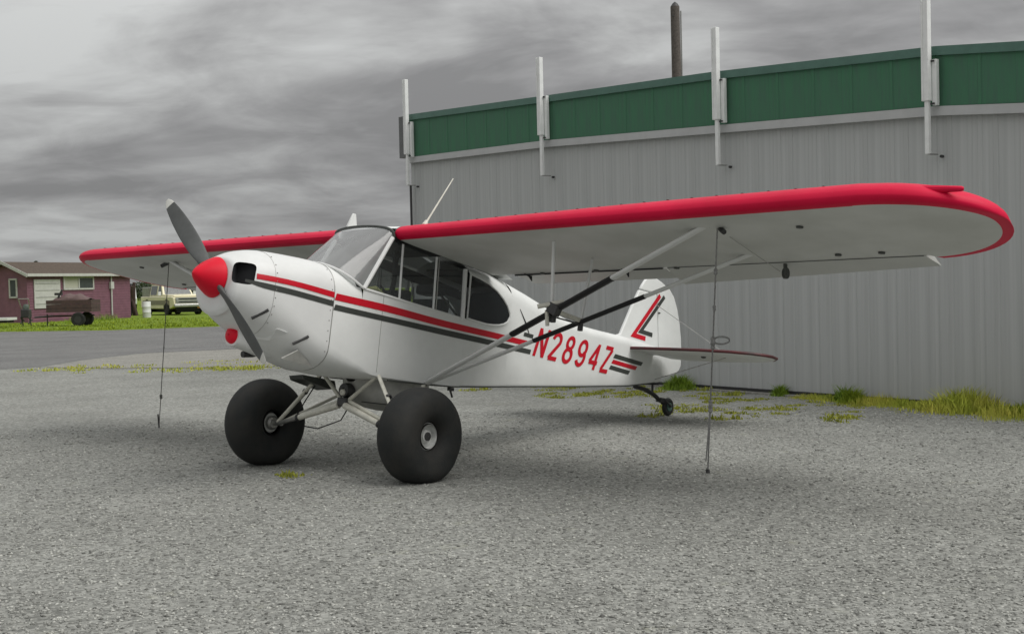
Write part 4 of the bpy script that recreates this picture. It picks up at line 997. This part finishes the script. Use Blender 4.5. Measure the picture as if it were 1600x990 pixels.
        A(MB().tube(bk, ax+Vector((.02, -.03*s, .01)), .018, n=12, flat=.7), 'gear_leg', tb)
        A(MB().tube(ctr+Vector((.0, .02*s, .02)), ax+Vector((.02, -.05*s, .02)), .017, n=10), 'axle_stay', tb)
        ss = A(MB().tube(ctr+Vector((-.03, .04*s, -.03)), ctr+(ax-ctr)*.62+Vector((-.03, 0, -.02)), .030, .026, 12), 'shock_strut', tb)
        A(MB().tube(ctr+(ax-ctr)*.60+Vector((-.03, 0, -.02)), ax+Vector((-.02, -.04*s, 0)), .018, n=10), 'shock_rod', M['metal'], ss)
        A(MB().tube(ctr+(ax-ctr)*.62+Vector((-.03, 0, -.02)), ctr+(ax-ctr)*.65+Vector((-.03, 0, -.02)), .034, n=12), 'collar', M['darkmetal'], ss)
        A(MB().tube(fr, ctr+Vector((0, .02*s, 0)), .022, n=12, flat=.7), 'cabane_strut', tb)
        A(MB().poly([fr+Vector((0, 0, -.02)), (.02, s*.55, -.82), (.02, s*.66, -.98), ax+Vector((.05, 0, .0))], .006, 5), 'brake_hose', M['black'], g)
        # wheel: hub part with a fat flattened tyre; tyre section half-width .18
        wc = Vector((-.06, s*.965, -1.045))
        hub = A(MB().lathe([(-.07, .02), (-.075, .085), (-.05, .100), (.05, .105), (.080, .112), (.088, .106), (.086, .092), (.045, .084), (.040, .060), (.080, .046), (.082, .020), (.085, .004)] if s > 0 else
                           [(.07, .02), (.075, .085), (.05, .100), (-.05, .105), (-.080, .112), (-.088, .106), (-.086, .092), (-.045, .084), (-.040, .060), (-.080, .046), (-.082, .020), (-.085, .004)], wc, 'Y', 28), 'wheel_hub', M['hubpaint'])
        A(MB().lathe([(.092*s, .002), (.090*s, .034), (.070*s, .036)], wc, 'Y', 14), 'axle_nut', M['darkmetal'], hub)
        A(MB().lathe([(-s*.125, .045), (-s*.105, .062), (-s*.07, .062)], wc, 'Y', 18, caps=True), 'brake_disc', M['metal'], hub)
        prof = []
        for k in range(33):
            a = R(-158+316*k/32); n_ = 2.35
            hh = .176*sup(math.sin(a), n_); rr_ = .245+.145*sup(math.cos(a), n_)
            prof.append((hh, rr_))
        prof = [(-.105, .098)]+prof+[(.105, .098)]
        bt = MB().lathe(prof, wc, 'Y', 72)
        # ground plane in the aircraft frame: squash the tyre on it and bulge the flanks
        Rt = AM.to_3x3(); out = []
        for p in bt.v:
            q = Rt @ Vector(p)+Vector((0, 0, 1.3863)); 
            if q.z < .16:
                k = (.16-q.z)/.2; q.y += s*0+(q.y-(Rt @ wc).y)*.22*max(0, k)
            if q.z < .004: q.z = .004-.0*q.z
            p2 = Rt.inverted() @ (q-Vector((0, 0, 1.3863))); out.append(tuple(p2))
        bt.v = out
        ty = A(bt, 'tyre', M['rubber'], hub, 60)
        A(MB().tube(ax+Vector((0, -.06*s, 0)), wc+Vector((0, -.05*s, 0)), .022, n=10), 'axle', M['metal'], g)
    A(MB().lathe([(-.055, .02), (-.055, .058), (-.02, .066), (.02, .064), (.05, .05), (.055, .01)], (.02, .02, -.715), 'X', 18), 'shock_cover', M['darkmetal'])
    A(MB().lathe([(-.075, .003), (-.07, .026), (-.05, .032)], (.02, .02, -.735), 'X', 12), 'fitting_highlight', tb)  # pale disc imitating the highlight on the dark round fitting
    A(MB().box(ctr, (.09, .11, .075)), 'cabane_joint', M['darkmetal'], bevel=.01)
    A(MB().tube((0, -.35, -.583), (0, .35, -.583), .013, n=8), 'cross_tube', M['darkmetal'])
    A(MB().poly([(.02, -.02, -.84), (.05, .10, -.97), (.02, .35, -1.06), (0, .5, -1.05)], .006, 5), 'brake_hose', M['black'])
    A(MB().prism([(0, 0), (.34, -.02), (.36, -.10), (.30, -.12), (.02, -.05)], lambda a, c: (-.18+a, .58-.15*a, -.625+c*.8), lambda a, c: (-.18+a, .40-.15*a, -.610+c*.8)), 'boarding_step', M['dgrey'], bevel=.005)
    # belly pod
    b = MB(); rings = []
    for x, k in ((.02, .25), (.06, .55), (.14, .8), (.25, .95), (.45, 1), (.62, .95), (.78, .75), (.88, .4)):
        rings.append([(x, .27*k*sup(math.cos(PI+PI*j/16), 3) if True else 0, -.565-.285*k*abs(sup(math.sin(PI+PI*j/16), 3))) for j in range(17)])
    b.loft(rings, False, False); pod = A(b, 'belly_pod', M['belly'], smooth=50)
    A(MB().poly([(x, -.26*k, -.80) for x, k in ((.05, .5), (.14, .8), (.25, .96), (.45, 1.01), (.62, .96))], .006, 5), 'pod_seam', M['dgrey'], pod)
    A(MB().tube((.90, -.34, -.575), (.95, -.34, -.66), .010, n=6).box((.92, -.34, -.59), (.06, .03, .03)), 'step_bracket', M['darkmetal'])
    # ---- tail
    fp = [(3.72, .27), (3.90, .325), (4.064, .641), (4.19, .860), (4.535, .865), (4.665, .26)]
    rp_ = [(4.675, .27), (4.545, .875), (4.205, .872), (4.235, .925), (4.29, .99), (4.345, 1.040), (4.475, 1.052), (4.62, 1.022), (4.80, .965), (4.90, .895), (4.99, .77), (5.07, .60), (5.125, .43), (5.165, .24), (5.165, .12), (5.13, .06), (5.06, .015), (4.93, -.03), (4.76, -.05), (4.74, .05)]
    def slab(poly, t0, name, m):
        b = MB(); b.prism(poly, lambda x, z: (x, -t0, z), lambda x, z: (x, t0, z)); return A(b, name, m, root, 20, .012)
    fin = slab(fp, .019, 'tail_fin', M['fabric']); rud = slab(rp_, .017, 'rudder', M['fabric'])
    def mark(pts, w_, m):
        for s in (-1, 1):
            q = [(Vector((a, c))) for a, c in pts]; L_ = []
            for i, p in enumerate(q):
                if i == 0: d_ = (q[1]-q[0]).normalized(); nn = Vector((-d_.y, d_.x))
                elif i == len(q)-1: d_ = (q[-1]-q[-2]).normalized(); nn = Vector((-d_.y, d_.x))
                else:
                    d1 = (q[i]-q[i-1]).normalized(); d2 = (q[i+1]-q[i]).normalized(); n1 = Vector((-d1.y, d1.x)); n2 = Vector((-d2.y, d2.x)); nn = (n1+n2); nn = nn/nn.length**2*2 if nn.length else n1
                L_.append((p+nn*w_/2, p-nn*w_/2))
            b = MB(); b.add([(v.x, s*.0225, v.y) for pr_ in L_ for v in pr_], [(2*k, 2*k+2, 2*k+3, 2*k+1) for k in range(len(q)-1)])
            A(b, 'fin_stripe', m, fin, 0)
    mark([(4.60, .862), (4.14, .345), (4.38, .335)], .052, M['redstripe']); mark([(4.69, .862), (4.275, .405), (4.51, .395)], .048, M['dgrey'])
    A(MB().lathe([(0, .012), (-.02, .008)], (4.60, -.02, .66), 'Y', 10), 'hinge_pin', M['darkmetal'], fin)
    stp = [(3.98, .06), (4.00, .5), (4.04, .95), (4.13, 1.25), (4.25, 1.45), (4.40, 1.545), (4.505, 1.56), (4.505, .06)]
    elp = [(4.515, .10), (4.515, 1.56), (4.64, 1.53), (4.78, 1.42), (4.88, 1.22), (4.93, .95), (4.945, .6), (4.93, .28), (4.80, .10)]
    for s in (-1, 1):
        st = A(MB().prism(stp, lambda x, y: (x, s*y, .165), lambda x, y: (x, s*y, .198)), 'stabilizer', M['fabric'], root, 20, .012)
        A(MB().prism(elp, lambda x, y: (x, s*y, .168-.02*(x-4.5)), lambda x, y: (x, s*y, .195-.04*(x-4.5))), 'elevator', M['fabric'], root, 20, .010)
        A(MB().poly([(x-.004, s*y, .182) for x, y in stp[:7]]+[(4.64, s*1.535, .18), (4.78, s*1.425, .178)], .0165, 8), 'leading_edge_trim', mat('dark_red_edge', (.11, .012, .016), .5, col2=(.03, .024, .024), vscale=2.5), st)  # edge tube in dark red varying to near-black
        A(MB().lathe([(0, .03), (-.015, .025), (-.02, .005)], (4.5, s*.72, .165), 'Z', 10), 'hinge_fitting', M['dgrey'], st)
        A(MB().tube((4.53, s*.02, .75), (4.50, s*1.0, .20), .004, n=5), 'bracing_wire', M['metal'], st)
        A(MB().tube((4.60, s*.03, -.10), (4.50, s*1.0, .16), .004, n=5), 'bracing_wire', M['metal'], st)
    # tail wheel on its spring
    sp = A(MB().poly([(4.30, 0, -.215), (4.50, 0, -.225), (4.68, 0, -.265), (4.84, 0, -.33)], [.024, .024, .022, .018], 8, flat=1.5), 'tail_spring', M['darkmetal'])
    b = MB(); b.box((4.83, 0, -.31), (.10, .07, .05)); 
    for s in (-1, 1): b.tube((4.86, s*.045, -.31), (4.985, s*.045, -.365), .014, n=6)
    b.tube((4.62, -.09, -.15), (4.62, .09, -.15), .010, n=6); b.tube((4.62, .0, -.05), (4.64, 0, -.24), .014, n=6)
    fk = A(b, 'tail_fork', M['darkmetal'], sp, 0)
    tw = A(MB().lathe([(-.028, .012), (-.028, .05), (.028, .05), (.028, .012)], (4.985, 0, -.372), 'Y', 18), 'tail_wheel', mat('tail_hub', (.07, .14, .12), .5, var=.3))
    A(MB().lathe([(.026*math.sin(R(a)), .075+.029*math.cos(R(a))) for a in range(-150, 151, 20)], (4.985, 0, -.372), 'Y', 28), 'tyre', M['rubber'], tw)
    return root

def wing_material():
    m = bpy.data.materials.new('wing_paint'); m.use_nodes = True; nt = m.node_tree; N = nt.nodes; L = nt.links; b = N['Principled BSDF']
    def f(op, a, c=None):
        n = N.new('ShaderNodeMath'); n.operation = op
        for i, v in enumerate((a, c)):
            if v is None: continue
            if isinstance(v, (int, float)): n.inputs[i].default_value = v
            else: L.new(v, n.inputs[i])
        return n.outputs[0]
    tc = N.new('ShaderNodeTexCoord'); sx = N.new('ShaderNodeSeparateXYZ'); L.new(tc.outputs['Object'], sx.inputs[0])
    X = sx.outputs[0]; Y = f('ABSOLUTE', sx.outputs[1])
    sn = N.new('ShaderNodeSeparateXYZ'); L.new(tc.outputs['Normal'], sn.inputs[0])
    stb = f('GREATER_THAN', sx.outputs[1], 0); YB = f('SUBTRACT', 4.48, f('MULTIPLY', stb, .06)); RY = f('SUBTRACT', .735, f('MULTIPLY', stb, .35))
    dy = f('MAXIMUM', f('SUBTRACT', Y, YB), 0)
    dx = f('SUBTRACT', X, .62)
    front = f('LESS_THAN', dx, 0)
    rx = f('ADD', f('MULTIPLY', front, .55), f('MULTIPLY', f('SUBTRACT', 1, front), .755))
    q = f('SQRT', f('ADD', f('POWER', f('ABSOLUTE', f('DIVIDE', dx, rx)), 2), f('POWER', f('DIVIDE', dy, RY), 2)))
    tip = f('MULTIPLY', f('GREATER_THAN', q, 1.0), f('GREATER_THAN', Y, YB))
    le = f('MULTIPLY', f('LESS_THAN', X, .075), f('LESS_THAN', Y, f('ADD', YB, .001)))
    topside = f('MULTIPLY', f('GREATER_THAN', sn.outputs[2], .15), 1)
    le2 = f('MULTIPLY', f('MULTIPLY', f('LESS_THAN', X, .26), f('LESS_THAN', Y, f('ADD', YB, .001))), topside)
    tip2 = f('MULTIPLY', f('MULTIPLY', f('GREATER_THAN', q, .80), f('GREATER_THAN', Y, YB)), topside)
    mask = f('MAXIMUM', f('MAXIMUM', tip, le), f('MAXIMUM', le2, tip2))
    nz = N.new('ShaderNodeTexNoise'); nz.inputs['Scale'].default_value = 2.2; nz.inputs['Detail'].default_value = 7; L.new(tc.outputs['Object'], nz.inputs[0])
    r1 = N.new('ShaderNodeValToRGB'); L.new(nz.outputs[0], r1.inputs[0]); r1.color_ramp.elements[0].color = (.52, .53, .50, 1); r1.color_ramp.elements[0].position = .35; r1.color_ramp.elements[1].color = (.60, .61, .585, 1); r1.color_ramp.elements[1].position = .6
    r2 = N.new('ShaderNodeValToRGB'); L.new(nz.outputs[0], r2.inputs[0]); r2.color_ramp.elements[0].color = (.58, .003, .040, 1); r2.color_ramp.elements[0].position = .35; r2.color_ramp.elements[1].color = (.68, .004, .050, 1); r2.color_ramp.elements[1].position = .65
    mx = N.new('ShaderNodeMix'); mx.data_type = 'RGBA'; L.new(mask, mx.inputs[0]); L.new(r1.outputs[0], mx.inputs[6]); L.new(r2.outputs[0], mx.inputs[7]); L.new(mx.outputs[2], b.inputs['Base Color'])
    b.inputs['Roughness'].default_value = .5; b.inputs['Specular IOR Level'].default_value = .2
    # rib tapes: slight relief every 0.3 m of span
    wv = f('ABSOLUTE', f('SUBTRACT', f('FRACT', f('MULTIPLY', Y, 3.2)), .5)); bump = N.new('ShaderNodeBump'); bump.inputs['Strength'].default_value = .25; bump.inputs['Distance'].default_value = .004
    L.new(f('GREATER_THAN', wv, .46), bump.inputs['Height']); L.new(bump.outputs[0], b.inputs['Normal'])
    return m
M_wing = wing_material()
M_ail = mat('aileron_fabric', (.50, .51, .485), .4, var=.08, vscale=2.5)
aircraft()

# ------------------------------------------------------------------ tie-down ropes
def rope(name, pts, r, m, label, extras):
    t = thing(name, label, 'rope', pts[-1], 0, 'tie-down ropes')
    o = Vector(pts[-1]); rp = [Vector(p)-o for p in pts]
    # twisted strands: three thin helices round the line
    L_ = [0]; 
    for a, b_ in zip(rp, rp[1:]): L_.append(L_[-1]+(b_-a).length)
    n = int(L_[-1]/.02)
    for k in range(3):
        q = []
        for i in range(n+1):
            d = L_[-1]*i/n; j = max(x for x in range(len(L_)) if L_[x] <= d+1e-9); j = min(j, len(rp)-2)
            p = rp[j].lerp(rp[j+1], (d-L_[j])/(L_[j+1]-L_[j])); a = d*45+k*2*PI/3
            q.append(p+Vector((math.cos(a)*r*.5, math.sin(a)*r*.5, 0)))
        MB().poly(q, r*.62, 5, up=(1, 0, 0)).build('strand', m, t)
    for z, s in extras:
        MB().lathe([(-s*1.4, r*.8), (-s*.7, s*.8), (0, s*.6), (s*.6, s*.85), (s*1.4, r*.8)], (0, 0, 0), 'Z', 8).build('knot', m, t, off=tuple(Vector((0, 0, z-o.z))+Vector(((pts[0][0]-o.x)*(z/pts[0][2]), (pts[0][1]-o.y)*(z/pts[0][2]), 0))))
    return t
ropem = mat('grey_rope', (.30, .30, .295), .9, var=.4, vscale=60)
r1 = rope('tie_down_rope', [(.405, -3.345, 1.93), (1.30, -2.68, .02)], .0062, ropem, 'grey tie-down rope hanging from the near wing strut top to the gravel', [(1.62, .020), (1.35, .018), (1.10, .026), (1.06, .024), (.60, .022), (.55, .025)])
q = [(.03+.10*math.sin(a)*1.1+.09, -.07-.12*math.sin(a)-.06, .94+.035*math.sin(a*2)) for a in np.linspace(0, 2*PI, 18)]
loop = [Vector((.005+.040*(1-math.cos(a)), -.0-.048*(1-math.cos(a)), 1.08+.028*math.sin(a))) for a in np.linspace(0, 2*PI, 16)]
loop = [p+Vector((.05-.02-.695*1.08/1.93*1.0+.36-.07, 0, 0))*0+(Vector((.405-1.30, -3.345+2.68, 0))*(1.08/1.93)) for p in loop]
MB().poly(loop, .007, 6).build('rope_loop', ropem, r1)
MB().poly([(-.26, -.195, .56), (-.20, -.13, .3), (-.14, -.07, .1)], .006, 6).build('rope_tail', ropem, r1)
MB().lathe([(0, .018), (.03, .016), (.035, .01)], (0, 0, -.02), 'Z', 10, caps=True).build('ground_anchor', M['darkmetal'], r1)
r2 = rope('tie_down_rope', [(.40, 3.27, 1.90), (1.05, 4.48, .02)], .0045, mat('dark_rope', (.13, .13, .12), .9, var=.4, vscale=60), 'dark tie-down rope hanging from the far wing to the gravel left of the nose', [(.95, .010), (.38, .022)])
MB().tube((0, 0, -.02), (-.01, 0, .14), .009, n=8).build('stake', M['darkmetal'], r2)
